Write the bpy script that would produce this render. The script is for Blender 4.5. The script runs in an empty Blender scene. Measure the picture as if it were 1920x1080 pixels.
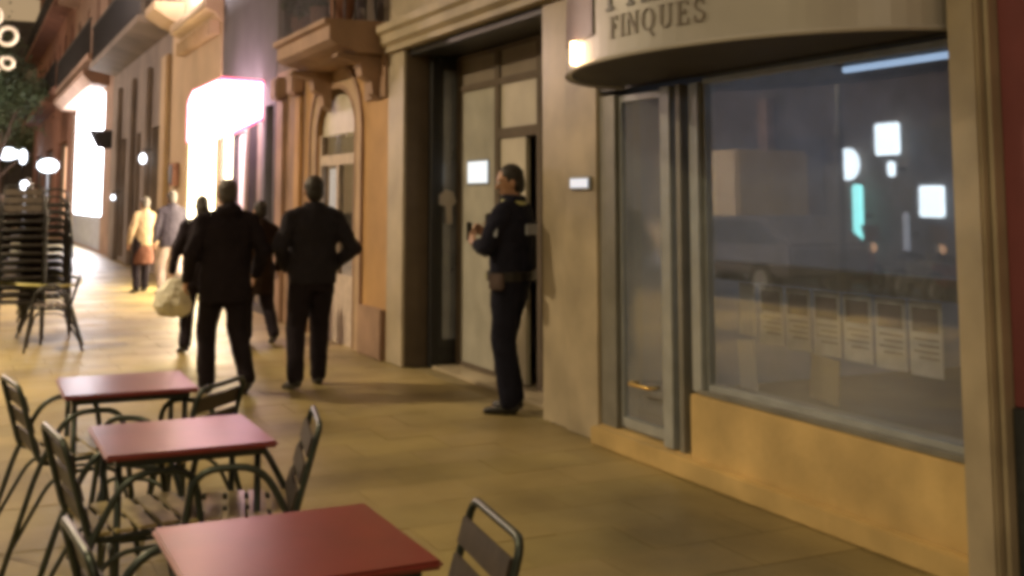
import bpy, bmesh, math, random
from mathutils import Vector, Matrix, Euler
random.seed(7)
R = math.radians
sc = bpy.context.scene
col = sc.collection
# ------------------------------------------------------------------ camera
cam_d = bpy.data.cameras.new('camera'); cam = bpy.data.objects.new('camera', cam_d); col.objects.link(cam)
cam.location = (0, 0, 1.58)
cam.rotation_euler = (R(96), 0, -R(25.6))
cam_d.sensor_width = 36; cam_d.lens = 2150 / 1920 * 36
cam_d.shift_y = -0.2036; cam_d.clip_start = 0.05; cam_d.clip_end = 600
sc.camera = cam
# ------------------------------------------------------------------ world
w = bpy.data.worlds.new('World'); sc.world = w; w.use_nodes = True
nt = w.node_tree; bg = nt.nodes['Background']
sky = nt.nodes.new('ShaderNodeTexSky'); sky.sky_type = 'NISHITA'; sky.sun_disc = False
sky.sun_elevation = R(4); sky.sun_rotation = R(-70)
mx = nt.nodes.new('ShaderNodeMix'); mx.data_type = 'RGBA'; mx.inputs['Factor'].default_value = 0.93
nt.links.new(sky.outputs[0], mx.inputs['A']); mx.inputs['B'].default_value = (1.0, 0.62, 0.30, 1)
nt.links.new(mx.outputs['Result'], bg.inputs['Color']); bg.inputs['Strength'].default_value = 0.20
sd = bpy.data.lights.new('moonlight', 'SUN'); sd.energy = 0.03; sd.angle = R(2); sd.color = (1, .93, .85)
so = bpy.data.objects.new('moonlight', sd); col.objects.link(so); so.rotation_euler = (R(50), 0, R(-110))
sc.view_settings.view_transform = 'Standard'; sc.view_settings.look = 'None'
sc.view_settings.exposure = 1.0; sc.view_settings.gamma = 1; sc.view_settings.use_curve_mapping = False
try:
    sc.render.engine = 'CYCLES'
    sc.cycles.use_denoising = True
    sc.cycles.sample_clamp_indirect = 6
    sc.cycles.max_bounces = 8
    sc.cycles.caustics_reflective = False; sc.cycles.caustics_refractive = False
    sc.cycles.pixel_filter_type = 'GAUSSIAN'; sc.cycles.filter_width = 5.2
except Exception: pass

# ------------------------------------------------------------------ materials
def mat(name, c, rough=.7, metal=0, var=.25, scale=3., bump=.15, bscale=30., coat=0, spec=.5, c2=None, emit=None, es=0):
    m = bpy.data.materials.new(name); m.use_nodes = True; n = m.node_tree; b = n.nodes['Principled BSDF']
    b.inputs['Roughness'].default_value = rough; b.inputs['Metallic'].default_value = metal
    b.inputs['Coat Weight'].default_value = coat; b.inputs['Coat Roughness'].default_value = .12
    b.inputs['Specular IOR Level'].default_value = spec
    tc = n.nodes.new('ShaderNodeTexCoord')
    ns = n.nodes.new('ShaderNodeTexNoise'); ns.inputs['Scale'].default_value = scale; ns.inputs['Detail'].default_value = 6
    n.links.new(tc.outputs['Object'], ns.inputs['Vector'])
    rp = n.nodes.new('ShaderNodeValToRGB'); n.links.new(ns.outputs['Fac'], rp.inputs[0])
    d = c2 or tuple(x * (1 - var) for x in c)
    rp.color_ramp.elements[0].position = .3; rp.color_ramp.elements[1].position = .7
    rp.color_ramp.elements[0].color = (*d, 1); rp.color_ramp.elements[1].color = (*(min(1, x * (1 + var * .4)) for x in c), 1)
    n.links.new(rp.outputs[0], b.inputs['Base Color'])
    if bump:
        n2 = n.nodes.new('ShaderNodeTexNoise'); n2.inputs['Scale'].default_value = bscale; n2.inputs['Detail'].default_value = 4
        n.links.new(tc.outputs['Object'], n2.inputs['Vector'])
        bp = n.nodes.new('ShaderNodeBump'); bp.inputs['Strength'].default_value = bump; bp.inputs['Distance'].default_value = .01
        n.links.new(n2.outputs['Fac'], bp.inputs['Height']); n.links.new(bp.outputs[0], b.inputs['Normal'])
    if emit:
        b.inputs['Emission Color'].default_value = (*emit, 1); b.inputs['Emission Strength'].default_value = es
    return m
def glass(name, tint=(.8, .85, .85), refl=.5, ior=1.6, rough=.02, haze=0):
    m = bpy.data.materials.new(name); m.use_nodes = True; n = m.node_tree; n.nodes.clear()
    o = n.nodes.new('ShaderNodeOutputMaterial'); t = n.nodes.new('ShaderNodeBsdfTransparent'); g = n.nodes.new('ShaderNodeBsdfGlossy')
    t.inputs[0].default_value = (*tint, 1); g.inputs['Roughness'].default_value = rough; g.inputs['Color'].default_value = (1, 1, 1, 1)
    fr = n.nodes.new('ShaderNodeFresnel'); fr.inputs[0].default_value = ior
    mu = n.nodes.new('ShaderNodeMath'); mu.operation = 'ADD'; mu.inputs[1].default_value = refl; mu.use_clamp = True
    mi = n.nodes.new('ShaderNodeMixShader')
    ge = n.nodes.new('ShaderNodeNewGeometry'); sb_ = n.nodes.new('ShaderNodeMath'); sb_.operation = 'SUBTRACT'; sb_.inputs[0].default_value = 1
    ml = n.nodes.new('ShaderNodeMath'); ml.operation = 'MULTIPLY'
    n.links.new(ge.outputs['Backfacing'], sb_.inputs[1]); n.links.new(fr.outputs[0], mu.inputs[0])
    n.links.new(mu.outputs[0], ml.inputs[0]); n.links.new(sb_.outputs[0], ml.inputs[1]); n.links.new(ml.outputs[0], mi.inputs[0])
    n.links.new(t.outputs[0], mi.inputs[1]); n.links.new(g.outputs[0], mi.inputs[2])
    if haze:  # pale diffuse layer mixed in to imitate haze and lift the glass
        df = n.nodes.new('ShaderNodeBsdfDiffuse'); df.inputs[0].default_value = (.50, .52, .58, 1); m2 = n.nodes.new('ShaderNodeMixShader')
        tc = n.nodes.new('ShaderNodeTexCoord'); ns = n.nodes.new('ShaderNodeTexNoise'); ns.inputs['Scale'].default_value = 2.5; ns.inputs['Detail'].default_value = 5
        mr = n.nodes.new('ShaderNodeMapRange'); mr.inputs['To Min'].default_value = haze * .5; mr.inputs['To Max'].default_value = haze * 1.5
        n.links.new(tc.outputs['Object'], ns.inputs['Vector']); n.links.new(ns.outputs['Fac'], mr.inputs['Value']); n.links.new(mr.outputs[0], m2.inputs[0])
        n.links.new(mi.outputs[0], m2.inputs[1]); n.links.new(df.outputs[0], m2.inputs[2]); n.links.new(m2.outputs[0], o.inputs[0])
    else: n.links.new(mi.outputs[0], o.inputs[0])
    return m
def lit(name, c, s, edge=0):
    return mat(name, (.8, .8, .8), .5, emit=c, es=s, bump=0, var=.05)

M = {}
M['cream'] = mat('cream limestone', (.42, .36, .27), .55, scale=1.7, var=.3, bump=.25, bscale=14)
M['polished'] = mat('polished stone', (.48, .41, .30), .28, scale=2.2, var=.35, bump=.05, bscale=8)
M['orange'] = mat('orange stucco', (.48, .29, .13), .8, scale=1.2, var=.3, bump=.3, bscale=25)
M['pinkstone'] = mat('pinkish stone', (.33, .215, .15), .75, scale=2, var=.35, bump=.35, bscale=18)
M['archstone'] = mat('pale warm stone', (.46, .33, .22), .75, scale=2, var=.25, bump=.2)
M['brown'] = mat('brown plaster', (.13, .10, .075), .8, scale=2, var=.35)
M['darkwall'] = mat('dark grey plaster', (.075, .07, .075), .75, scale=1.5, var=.3)
M['yellowwall'] = mat('cream plaster', (.52, .40, .24), .8, scale=1, var=.2)
M['grey'] = mat('grey stone', (.24, .20, .16), .8, scale=1, var=.35)
M['redwall'] = mat('reddish plaster', (.26, .13, .09), .8, scale=1, var=.3)
M['maroon'] = mat('maroon painted render', (.20, .055, .06), .7, scale=3, var=.2)
M['darkbase'] = mat('dark granite base', (.03, .035, .04), .45, scale=30, var=.4)
M['steel'] = mat('brushed steel', (.42, .45, .47), .3, .35, scale=8, var=.15, bump=.03)
M['frame'] = mat('beige grey frame', (.24, .235, .21), .45, .2, scale=4, var=.25, bump=.05)
M['darkmetal'] = mat('dark metal', (.035, .035, .035), .45, .4, scale=8, var=.3, bump=.1)
M['chairtube'] = mat('painted green grey tube', (.05, .065, .06), .35, .5, scale=20, var=.3, bump=.05)
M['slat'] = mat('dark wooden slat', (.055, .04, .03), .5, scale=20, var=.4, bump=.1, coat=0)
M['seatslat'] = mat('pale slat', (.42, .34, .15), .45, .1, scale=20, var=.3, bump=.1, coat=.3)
M['tabletop'] = mat('glossy red table top', (.21, .030, .026), .29, scale=6, var=.2, bump=.02, bscale=60, coat=0, spec=1)
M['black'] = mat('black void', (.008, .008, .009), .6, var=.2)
M['doorpanel'] = mat('grey door panel', (.44, .43, .38), .35, scale=3, var=.25, bump=.03)
M['doorcream'] = mat('cream door panel', (.52, .48, .38), .5, scale=3, var=.15, bump=.03)
M['fascia'] = mat('cream enamelled fascia', (.50, .485, .47), .34, .1, scale=1.3, var=.22, bump=.03, bscale=5)
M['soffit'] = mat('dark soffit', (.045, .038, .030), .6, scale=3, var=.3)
M['letter'] = mat('dark grey lettering', (.07, .065, .07), .4, var=.1)
M['letter2'] = mat('grey lettering', (.20, .17, .15), .4, var=.1)
M['logo'] = mat('brown plaque', (.16, .09, .075), .35, var=.3)
M['basestone'] = mat('ochre stone base', (.66, .48, .21), .6, scale=2.5, var=.3, bump=.3, bscale=20)
M['paper'] = mat('white paper', (.80, .74, .68), .7, var=.1, bump=0)
M['paperyellow'] = mat('yellowed card', (.42, .32, .14), .7, var=.15, bump=0)
M['card'] = mat('grey listing card', (.72, .72, .74), .4, scale=9, var=.4, bump=0)
M['carpet'] = mat('brown interior floor', (.12, .08, .045), .7, var=.3)
M['interior'] = mat('interior grey wall', (.34, .35, .38), .7, var=.2)
M['kerb'] = mat('granite kerb', (.22, .2, .18), .7, scale=20, var=.3)
M['asphalt'] = mat('asphalt', (.05, .05, .05), .7, scale=30, var=.4, bump=.4, bscale=80)
M['bark'] = mat('bark', (.10, .07, .05), .9, scale=8, var=.4, bump=.6)
M['leaf'] = mat('leaf green', (.07, .10, .045), .6, scale=.6, var=.6, bump=0)
M['skin'] = mat('skin', (.42, .24, .16), .5, scale=8, var=.1, bump=.05)
M['hair'] = mat('dark hair', (.014, .010, .008), .5, scale=30, var=.4, bump=.5, bscale=120)
M['hairg'] = mat('greying hair', (.06, .05, .045), .5, scale=30, var=.4, bump=.5, bscale=120)
M['shoe'] = mat('black leather', (.012, .011, .011), .4, var=.2, bump=.1)
def cloth(n, c): return mat(n, c, .92, scale=6, var=.25, bump=.5, bscale=18, spec=.12)
M['navy'] = cloth('navy cloth', (.016, .017, .032)); M['blackcloth'] = cloth('black cloth', (.019, .015, .021))
M['charcoal'] = cloth('charcoal cloth', (.024, .022, .030)); M['browncloth'] = cloth('dark brown cloth', (.022, .013, .010))
M['yellowcloth'] = cloth('yellow cloth', (.34, .26, .17)); M['redcloth'] = cloth('dark red cloth', (.12, .055, .04))
M['slate'] = cloth('slate blue cloth', (.05, .045, .062)); M['palecloth'] = cloth('pale cloth', (.36, .30, .29))
M['greycloth'] = cloth('grey cloth', (.13, .10, .10)); M['hivis'] = mat('reflective band', (.5, .5, .22), .4, var=.1)
M['badge'] = mat('pale badge', (.42, .46, .56), .5, var=.2)
M['bag'] = mat('white plastic bag', (.62, .60, .50), .4, scale=9, var=.3, bump=.6, bscale=14)
M['eye'] = mat('eye', (.6, .6, .58), .2, var=.05, bump=0)
M['glass'] = glass('shop glass', (.96, .98, .99), .10, 1.55, haze=.085)
M['doorglass'] = glass('door glass', (.65, .72, .74), .12, 1.6, .08, haze=.22)
M['leafglass'] = glass('hazy pane', (.45, .55, .62), .10, 1.5, .15, haze=.3)
M['windowglass'] = glass('window glass', (.6, .62, .62), .12, 1.6, .04)
# sources of light, and glows standing in for reflections
M['signwhite'] = lit('lit white sign', (1, .64, .76), 6); M['signred'] = lit('lit red rim', (1, .06, .20), 1.6)
M['shopglow'] = lit('lit shop front', (1, .80, .50), 13); M['shopwhite'] = lit('cold lit shop front', (.95, .92, 1), 11)
M['pinklit'] = lit('pink lit panel', (.9, .45, .5), .35)
M['glintwarm'] = lit('warm glint', (1, .62, .28), 14); M['lampwhite'] = lit('white lamp', (.85, .9, 1), 4)
M['lampsoft'] = lit('soft window light', (.95, .84, .80), .7)
M['bluewhite'] = lit('blue white light', (.72, .88, 1), 4); M['cyan'] = lit('cyan light', (.25, .9, .9), 3)
M['oranglit'] = lit('orange lit', (1, .5, .25), .8); M['plate'] = lit('dim glowing plate', (.62, .76, 1), .32)
M['ornament'] = lit('ornament light', (1, .72, .42), .2)
M['curtain'] = mat('pale curtain', (.55, .46, .40), .8, var=.2, scale=10)

# pavement material: slab tint per slab
def pave_mat():
    m = mat('paving stone', (.35, .285, .13), .42, scale=.75, var=.62, bump=.25, bscale=30, spec=.45)
    n = m.node_tree; b = n.nodes['Principled BSDF']; rp = b.inputs['Base Color'].links[0].from_node
    at = n.nodes.new('ShaderNodeAttribute'); at.attribute_name = 'tint'
    mu = n.nodes.new('ShaderNodeMix'); mu.data_type = 'RGBA'; mu.blend_type = 'MULTIPLY'; mu.inputs['Factor'].default_value = 1
    n.links.new(rp.outputs[0], mu.inputs['A']); n.links.new(at.outputs['Color'], mu.inputs['B']); n.links.new(mu.outputs['Result'], b.inputs['Base Color'])
    ns = n.nodes.new('ShaderNodeTexNoise'); ns.inputs['Scale'].default_value = 2.1; ns.inputs['Detail'].default_value = 5
    mr = n.nodes.new('ShaderNodeMapRange'); mr.inputs['To Min'].default_value = .28; mr.inputs['To Max'].default_value = .62
    tc = [x for x in n.nodes if x.type == 'TEX_COORD'][0]
    n.links.new(tc.outputs['Object'], ns.inputs['Vector']); n.links.new(ns.outputs['Fac'], mr.inputs['Value']); n.links.new(mr.outputs[0], b.inputs['Roughness'])
    return m
def translucent(m, k):
    n = m.node_tree; b = n.nodes['Principled BSDF']; o = n.nodes['Material Output']; t = n.nodes.new('ShaderNodeBsdfTranslucent'); x = n.nodes.new('ShaderNodeMixShader')
    t.inputs[0].default_value = (.85, .82, .78, 1); x.inputs[0].default_value = k
    n.links.new(b.outputs[0], x.inputs[1]); n.links.new(t.outputs[0], x.inputs[2]); n.links.new(x.outputs[0], o.inputs['Surface'])
translucent(M['paper'], .6); translucent(M['card'], .4); translucent(M['paperyellow'], .4)
M['pave'] = pave_mat()
M['joint'] = mat('paving joint', (.26, .21, .11), .8, var=.3, scale=5)

# ------------------------------------------------------------------ mesh helpers
def tag(o, label=None, cat=None, group=None, kind=None):
    if label: o['label'] = label
    if cat: o['category'] = cat
    if group: o['group'] = group
    if kind: o['kind'] = kind
    return o
def empty(name, loc, rz=0, label=None, cat=None, group=None):
    o = bpy.data.objects.new(name, None); col.objects.link(o); o.location = loc; o.rotation_euler = (0, 0, rz); o.empty_display_size = .1
    return tag(o, label, cat, group)
class MB:
    def __init__(s): s.v = []; s.f = []
    def add(s, vs, fs):
        k = len(s.v); s.v += [tuple(p) for p in vs]; s.f += [tuple(i + k for i in f) for f in fs]; return s
    def box(s, x0, x1, y0, y1, z0, z1):
        vs = [(x, y, z) for z in (z0, z1) for y in (y0, y1) for x in (x0, x1)]
        return s.add(vs, [(0, 2, 3, 1), (4, 5, 7, 6), (0, 1, 5, 4), (2, 6, 7, 3), (0, 4, 6, 2), (1, 3, 7, 5)])
    def obox(s, c, sx, sy, sz, rot=(0, 0, 0)):
        m = Matrix.Translation(c) @ Euler(rot).to_matrix().to_4x4()
        vs = [m @ Vector((x * sx / 2, y * sy / 2, z * sz / 2)) for z in (-1, 1) for y in (-1, 1) for x in (-1, 1)]
        return s.add(vs, [(0, 2, 3, 1), (4, 5, 7, 6), (0, 1, 5, 4), (2, 6, 7, 3), (0, 4, 6, 2), (1, 3, 7, 5)])
    def prism(s, poly, axis, a, b):   # poly in the other two axes
        n = len(poly)
        def P(p, t):
            return {'x': (t, p[0], p[1]), 'y': (p[0], t, p[1]), 'z': (p[0], p[1], t)}[axis]
        vs = [P(p, a) for p in poly] + [P(p, b) for p in poly]
        return s.add(vs, [tuple(range(n))[::-1], tuple(range(n, 2 * n))] + [(i, (i + 1) % n, (i + 1) % n + n, i + n) for i in range(n)])
    def tube(s, pts, r, n=8, closed=False):
        pts = [Vector(p) for p in pts]; N = len(pts); rings = []; prev = None
        for i, p in enumerate(pts):
            if closed: t = pts[(i + 1) % N] - pts[i - 1]
            else: t = pts[min(i + 1, N - 1)] - pts[max(i - 1, 0)]
            t.normalize()
            if prev is None:
                u = t.orthogonal().normalized()
            else:
                u = (prev - t * prev.dot(t)).normalized()
            prev = u; v = t.cross(u)
            rr = r[i] if isinstance(r, (list, tuple)) else r
            rings.append([p + (u * math.cos(2 * math.pi * k / n) + v * math.sin(2 * math.pi * k / n)) * rr for k in range(n)])
        vs = [q for g in rings for q in g]; fs = []
        for i in range(N if closed else N - 1):
            j = (i + 1) % N
            for k in range(n): fs.append((i * n + k, i * n + (k + 1) % n, j * n + (k + 1) % n, j * n + k))
        if not closed: fs += [tuple(range(n))[::-1], tuple(range((N - 1) * n, N * n))]
        return s.add(vs, fs)
    def ball(s, c, rx, ry=None, rz=None, n=14, m=9, rot=None):
        ry = ry or rx; rz = rz or rx; c = Vector(c); vs = []; fs = []
        for i in range(1, m):
            a = math.pi * i / m
            for k in range(n):
                b = 2 * math.pi * k / n
                p = Vector((rx * math.sin(a) * math.cos(b), ry * math.sin(a) * math.sin(b), rz * math.cos(a)))
                if rot: p = rot @ p
                vs.append(c + p)
        top = Vector((0, 0, rz)); bot = Vector((0, 0, -rz))
        if rot: top = rot @ top; bot = rot @ bot
        vs += [c + top, c + bot]; T = len(vs) - 2; B = T + 1
        for i in range(m - 2):
            for k in range(n):
                fs.append((i * n + k, (i + 1) * n + k, (i + 1) * n + (k + 1) % n, i * n + (k + 1) % n))
        for k in range(n):
            fs.append((T, k, (k + 1) % n)); fs.append((B, (m - 2) * n + (k + 1) % n, (m - 2) * n + k))
        return s.add(vs, fs)
    def cap(s, p0, r0, p1, r1, n=12):  # tapered capsule
        p0 = Vector(p0); p1 = Vector(p1); d = (p1 - p0); L = d.length
        if L < 1e-6: return s.ball(p0, r0)
        d.normalize(); pts = []; rs = []
        for a in (80, 50, 20): pts.append(p0 - d * r0 * math.sin(R(a))); rs.append(r0 * math.cos(R(a)))
        for i in range(5): t = i / 4; pts.append(p0.lerp(p1, t)); rs.append(r0 + (r1 - r0) * t)
        for a in (20, 50, 80): pts.append(p1 + d * r1 * math.sin(R(a))); rs.append(r1 * math.cos(R(a)))
        return s.tube(pts, rs, n)
    def loft(s, rings, n=20):  # rings (z, rx, ry, cx, cy)
        vs = []; fs = []
        for (z, rx, ry, cx, cy) in rings:
            for k in range(n):
                a = 2 * math.pi * k / n; vs.append((cx + rx * math.cos(a), cy + ry * math.sin(a), z))
        for i in range(len(rings) - 1):
            for k in range(n): fs.append((i * n + k, i * n + (k + 1) % n, (i + 1) * n + (k + 1) % n, (i + 1) * n + k))
        fs += [tuple(range(n))[::-1], tuple(range((len(rings) - 1) * n, len(rings) * n))]
        return s.add(vs, fs)
    def mesh(s, name, m):
        me = bpy.data.meshes.new(name); me.from_pydata(s.v, [], s.f); me.update()
        b = bmesh.new(); b.from_mesh(me); bmesh.ops.recalc_face_normals(b, faces=b.faces); b.to_mesh(me); b.free()
        if m: me.materials.append(m)
        return me
    def build(s, name, m, parent=None, smooth=False, bevel=0, label=None):
        me = s.mesh(name, m); o = bpy.data.objects.new(name, me); col.objects.link(o)
        if parent:
            o.parent = parent
        if bevel:
            b = bmesh.new(); b.from_mesh(me)
            es = [e for e in b.edges if len(e.link_faces) == 2 and e.calc_face_angle() > R(40)]
            bmesh.ops.bevel(b, geom=es, offset=bevel, segments=2, affect='EDGES'); b.to_mesh(me); b.free()
        if smooth:
            for p in me.polygons: p.use_smooth = True
        if label: o['label'] = label
        return o
def part(name, m, parent, mb, **k): return mb.build(name, m, parent, **k)
def bez(pts, rad=.06, n=5):
    """polyline with rounded corners"""
    P = [Vector(p) for p in pts]; out = [P[0]]
    for i in range(1, len(P) - 1):
        a = P[i - 1] - P[i]; b = P[i + 1] - P[i]; r = min(rad, a.length * .48, b.length * .48)
        p0 = P[i] + a.normalized() * r; p1 = P[i] + b.normalized() * r
        for k in range(n + 1):
            t = k / n; out.append((1 - t) ** 2 * p0 + 2 * t * (1 - t) * P[i] + t * t * p1)
    out.append(P[-1]); return out
def copy_tree(o, parent=None):
    c = o.copy(); col.objects.link(c); c.parent = parent
    for ch in [x for x in KIDS.get(o.name, [])]:
        copy_tree(ch, c)
    return c
KIDS = {}
def index_kids():
    KIDS.clear()
    for o in col.objects:
        if o.parent: KIDS.setdefault(o.parent.name, []).append(o)
def grid_wall(mb, X0, X1, Y0, Y1, Z0, Z1, ops=()):
    ys = sorted({Y0, Y1, *[a for o in ops for a in o[:2]]}); zs = sorted({Z0, Z1, *[a for o in ops for a in o[2:]]})
    ys = [y for y in ys if Y0 <= y <= Y1]; zs = [z for z in zs if Z0 <= z <= Z1]
    for i in range(len(ys) - 1):
        run = None
        for j in range(len(zs) - 1):
            cy = (ys[i] + ys[i + 1]) / 2; cz = (zs[j] + zs[j + 1]) / 2
            solid = not any(o[0] < cy < o[1] and o[2] < cz < o[3] for o in ops)
            if solid and run is None: run = zs[j]
            if not solid and run is not None: mb.box(X0, X1, ys[i], ys[i + 1], run, zs[j]); run = None
        if run is not None: mb.box(X0, X1, ys[i], ys[i + 1], run, Z1)
    return mb

# ------------------------------------------------------------------ ground
FX = 3.85   # facade plane
g = MB().box(-40, 60, -40, 240, -.6, -.16).build('ground', M['asphalt']); tag(g, kind='structure')
g = MB().box(-9.0, -3.5, -30, 110, -.16, -.12).build('road', M['asphalt']); tag(g, kind='structure')
g = MB().box(-3.38, 12, -30, 140, -.16, -.012).build('pavement', M['joint']); tag(g, kind='structure')
g = MB().box(-12, -9.12, -30, 110, -.16, 0).build('pavement', M['kerb']); tag(g, kind='structure')
for x0 in (-3.5, -9.12):
    g = MB().box(x0, x0 + .12, -30, 110, -.16, .002).build('kerb', M['kerb'], bevel=.015); tag(g, kind='structure')
def slabs():
    vs = []; fs = []; tint = []
    y = -1.0; row = 0; sx, sy = .60, .40
    while y < 66:
        if y > 26: sx, sy = 1.2, 1.2
        x = -3.37 + (0 if row % 2 else -sx / 2)
        while x < 3.9:
            a = max(x, -3.37); b = min(x + sx, 3.92)
            if b - a > .05:
                g_ = .0016; k = len(vs); z = random.uniform(-.0015, .0015)
                vs += [(a + g_, y + g_, z), (b - g_, y + g_, z), (b - g_, y + sy - g_, z), (a + g_, y + sy - g_, z),
                       (a + g_, y + g_, -.012), (b - g_, y + g_, -.012), (b - g_, y + sy - g_, -.012), (a + g_, y + sy - g_, -.012)]
                fs += [(k, k + 1, k + 2, k + 3), (k, k + 4, k + 5, k + 1), (k + 1, k + 5, k + 6, k + 2), (k + 2, k + 6, k + 7, k + 3), (k + 3, k + 7, k + 4, k)]
                t = random.uniform(.95, 1.04)
                if row % 6 == 0: t *= .88
                tint += [(t, t * random.uniform(.96, 1), t * random.uniform(.9, 1), 1)] * 8
            x += sx
        y += sy; row += 1
    me = bpy.data.meshes.new('paving_slabs'); me.from_pydata(vs, [], fs); me.update()
    at = me.color_attributes.new('tint', 'FLOAT_COLOR', 'POINT')
    for i, c in enumerate(tint): at.data[i].color = c
    me.materials.append(M['pave'])
    o = bpy.data.objects.new('paving_slabs', me); col.objects.link(o); tag(o, 'worn tan stone slabs paving the shopping street', 'paving', kind='stuff')
slabs()

# ------------------------------------------------------------------ stone building with the door and the shop
T = .35
sb = empty('stone_building', (FX, 3.2, 0), 0, 'cream stone building holding the curved shop front and the recessed doorway', 'building')
def L(mb):  # world -> local of sb
    mb.v = [(x - FX, y - 3.2, z) for x, y, z in mb.v]; return mb
m = MB(); m.box(FX, FX + T, 10.47, 10.92, 0, 3.05); m.box(FX, FX + T, 6.72, 7.58, 0, 3.05)
part('pillar', M['polished'], sb, L(MB().box(FX, FX + T, 6.72, 7.17, 0, 3.05)), bevel=.006)
part('pillar', M['polished'], sb, L(MB().box(FX + .03, FX + T, 7.175, 7.58, 0, 3.05)), bevel=.006)
part('pillar', M['cream'], sb, L(MB().box(FX, FX + .03, 10.47, 10.92, 0, 3.05)), bevel=.006)
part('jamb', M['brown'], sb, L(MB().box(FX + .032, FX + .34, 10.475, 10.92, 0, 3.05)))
part('wall', M['cream'], sb, L(grid_wall(MB(), FX, FX + T, 3.3, 10.92, 3.32, 12, [(7.9, 9.3, 4.2, 6.6), (4.6, 6, 4.2, 6.6)])))
part('lintel', M['cream'], sb, L(MB().prism([(FX - .05, 3.05), (FX - .05, 3.10), (FX - .10, 3.14), (FX - .10, 3.22), (FX - .14, 3.25), (FX - .14, 3.32), (FX + T, 3.32), (FX + T, 3.05)], 'y', 6.4, 10.92)))
for y0, y1 in ((7.9, 9.3), (4.6, 6)):
    wf = part('window', M['brown'], sb, L(grid_wall(MB(), FX + .18, FX + .24, y0, y1, 4.2, 6.6, [(y0 + .06, (y0 + y1) / 2 - .03, 4.26, 6.54), ((y0 + y1) / 2 + .03, y1 - .06, 4.26, 6.54)])))
    part('pane', M['windowglass'], wf, L(MB().box(FX + .20, FX + .21, y0 + .06, y1 - .06, 4.26, 6.54)))
part('rear_wall', M['interior'], sb, L(MB().box(FX + 5, FX + 5.2, 3.3, 10.92, -.1, 12)))
part('side_wall', M['interior'], sb, L(MB().box(FX + T, FX + 5, 7.2, 7.35, 0, 3.32)))
part('side_wall', M['interior'], sb, L(MB().box(FX + T + .01, FX + 5, 3.3, 3.42, 0, 3.32)))
part('side_wall', M['interior'], sb, L(MB().box(FX + T + .01, FX + 5, 10.75, 10.9, 0, 3.32)))
part('ceiling', M['interior'], sb, L(MB().box(FX + T + .01, FX + 5, 3.42, 10.75, 3.1, 3.3)))
part('floor', M['carpet'], sb, L(MB().box(FX + .3, FX + 5, 3.42, 7.19, -.01, .2)))
part('floor', M['carpet'], sb, L(MB().box(FX + .62, FX + 5, 7.36, 10.7, -.01, .03)))
# entrance recess (door plane X = 4.35)
DX = 4.36
part('shutter_box', M['darkmetal'], sb, L(MB().box(FX + .05, DX + .1, 7.59, 10.43, 2.98, 3.045)))
part('shutter_guide', M['black'], sb, L(MB().box(FX + .245, FX + .32, 10.33, 10.435, 0, 2.97)))
lf = part('side_leaf', M['darkmetal'], sb, L(grid_wall(MB(), 0, .04, 0, .32, .02, 2.95, [(.05, .29, .25, 2.85)])))
for v in lf.data.vertices:   # turn the leaf along the jamb
    x, y, z = v.co.x + FX, v.co.y + 3.2, v.co.z
    v.co = (FX + .33 + y - FX + 0 - 0, 10.38 + x - 3.2 - 0 + 0, z) if False else (FX + .33 + y - FX, 10.38 + x, z)
for v in lf.data.vertices: v.co.x, v.co.y = v.co.x - 0, v.co.y - 3.2
for v in lf.data.vertices: v.co.x = v.co.x - 0
part('pane', M['leafglass'], lf, L(MB().box(DX - .16 - .02, DX + .1, 10.395, 10.405, .25, 2.85)))
dr = part('door_frame', M['brown'], sb, L(grid_wall(MB(), DX, DX + .07, 7.7, 10.36, 0.02, 2.97,
        [(9.47, 10.28, .06, 2.62), (9.47, 10.28, 2.68, 2.93), (8.62, 9.37, 2.22, 2.62), (8.62, 9.37, 2.68, 2.93), (8.62, 9.37, .02, 2.13), (7.78, 8.54, .06, 2.62)])))
part('transom_panel', M['grey'], dr, L(MB().box(DX + .02, DX + .05, 9.47, 10.28, 2.68, 2.93)))
part('transom_panel', M['grey'], dr, L(MB().box(DX + .02, DX + .05, 8.62, 9.37, 2.68, 2.93)))
part('transom_pane', M['doorcream'], dr, L(MB().box(DX + .02, DX + .05, 8.62, 9.37, 2.22, 2.62)))
part('side_panel', M['doorpanel'], dr, L(MB().box(DX + .02, DX + .05, 9.47, 10.28, .06, 2.62)))
part('side_panel', M['doorcream'], dr, L(MB().box(DX + .02, DX + .05, 7.78, 8.54, .06, 2.62)))
part('door', M['doorcream'], sb, L(MB().box(DX + .015, DX + .055, 8.86, 9.365, .03, 2.125)), label='half open cream door leaf behind the officer')
part('dark_interior_sheet', M['black'], sb, L(MB().box(DX + .45, DX + .5, 8.2, 9.2, .03, 2.6)))  # black sheet painting the unlit interior behind the door gap
part('threshold', M['polished'], sb, L(MB().box(FX + .26, DX + .3, 7.7, 10.36, -.01, .018)))
# shop opening: base wall, threshold, posts, glass
part('base_wall', M['basestone'], sb, L(MB().box(FX, FX + .22, 3.43, 5.66, 0, .47)), bevel=.006)
part('plinth', M['basestone'], sb, L(MB().box(FX - .07, FX - .002, 3.43, 6.71, 0, .115)), bevel=.008)
part('step', M['basestone'], sb, L(MB().box(FX, FX + .4, 5.665, 6.71, 0, .12)), bevel=.006)
part('sill', M['frame'], sb, L(MB().box(FX + .02, FX + .30, 3.43, 5.6, .472, .50)), bevel=.004)
part('shop_lintel', M['darkmetal'], sb, L(MB().box(FX + .02, FX + .3, 3.43, 6.71, 2.30, 3.04)))
part('post', M['steel'], sb, L(MB().box(FX - .01, FX + .09, 5.82, 5.93, .122, 2.27)), bevel=.006)
part('post', M['steel'], sb, L(MB().box(FX + .03, FX + .12, 5.58, 5.68, .48, 2.27)), bevel=.006)
part('post', M['frame'], sb, L(MB().box(FX + .0, FX + .09, 5.725, 5.77, .122, 2.27)))
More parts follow.
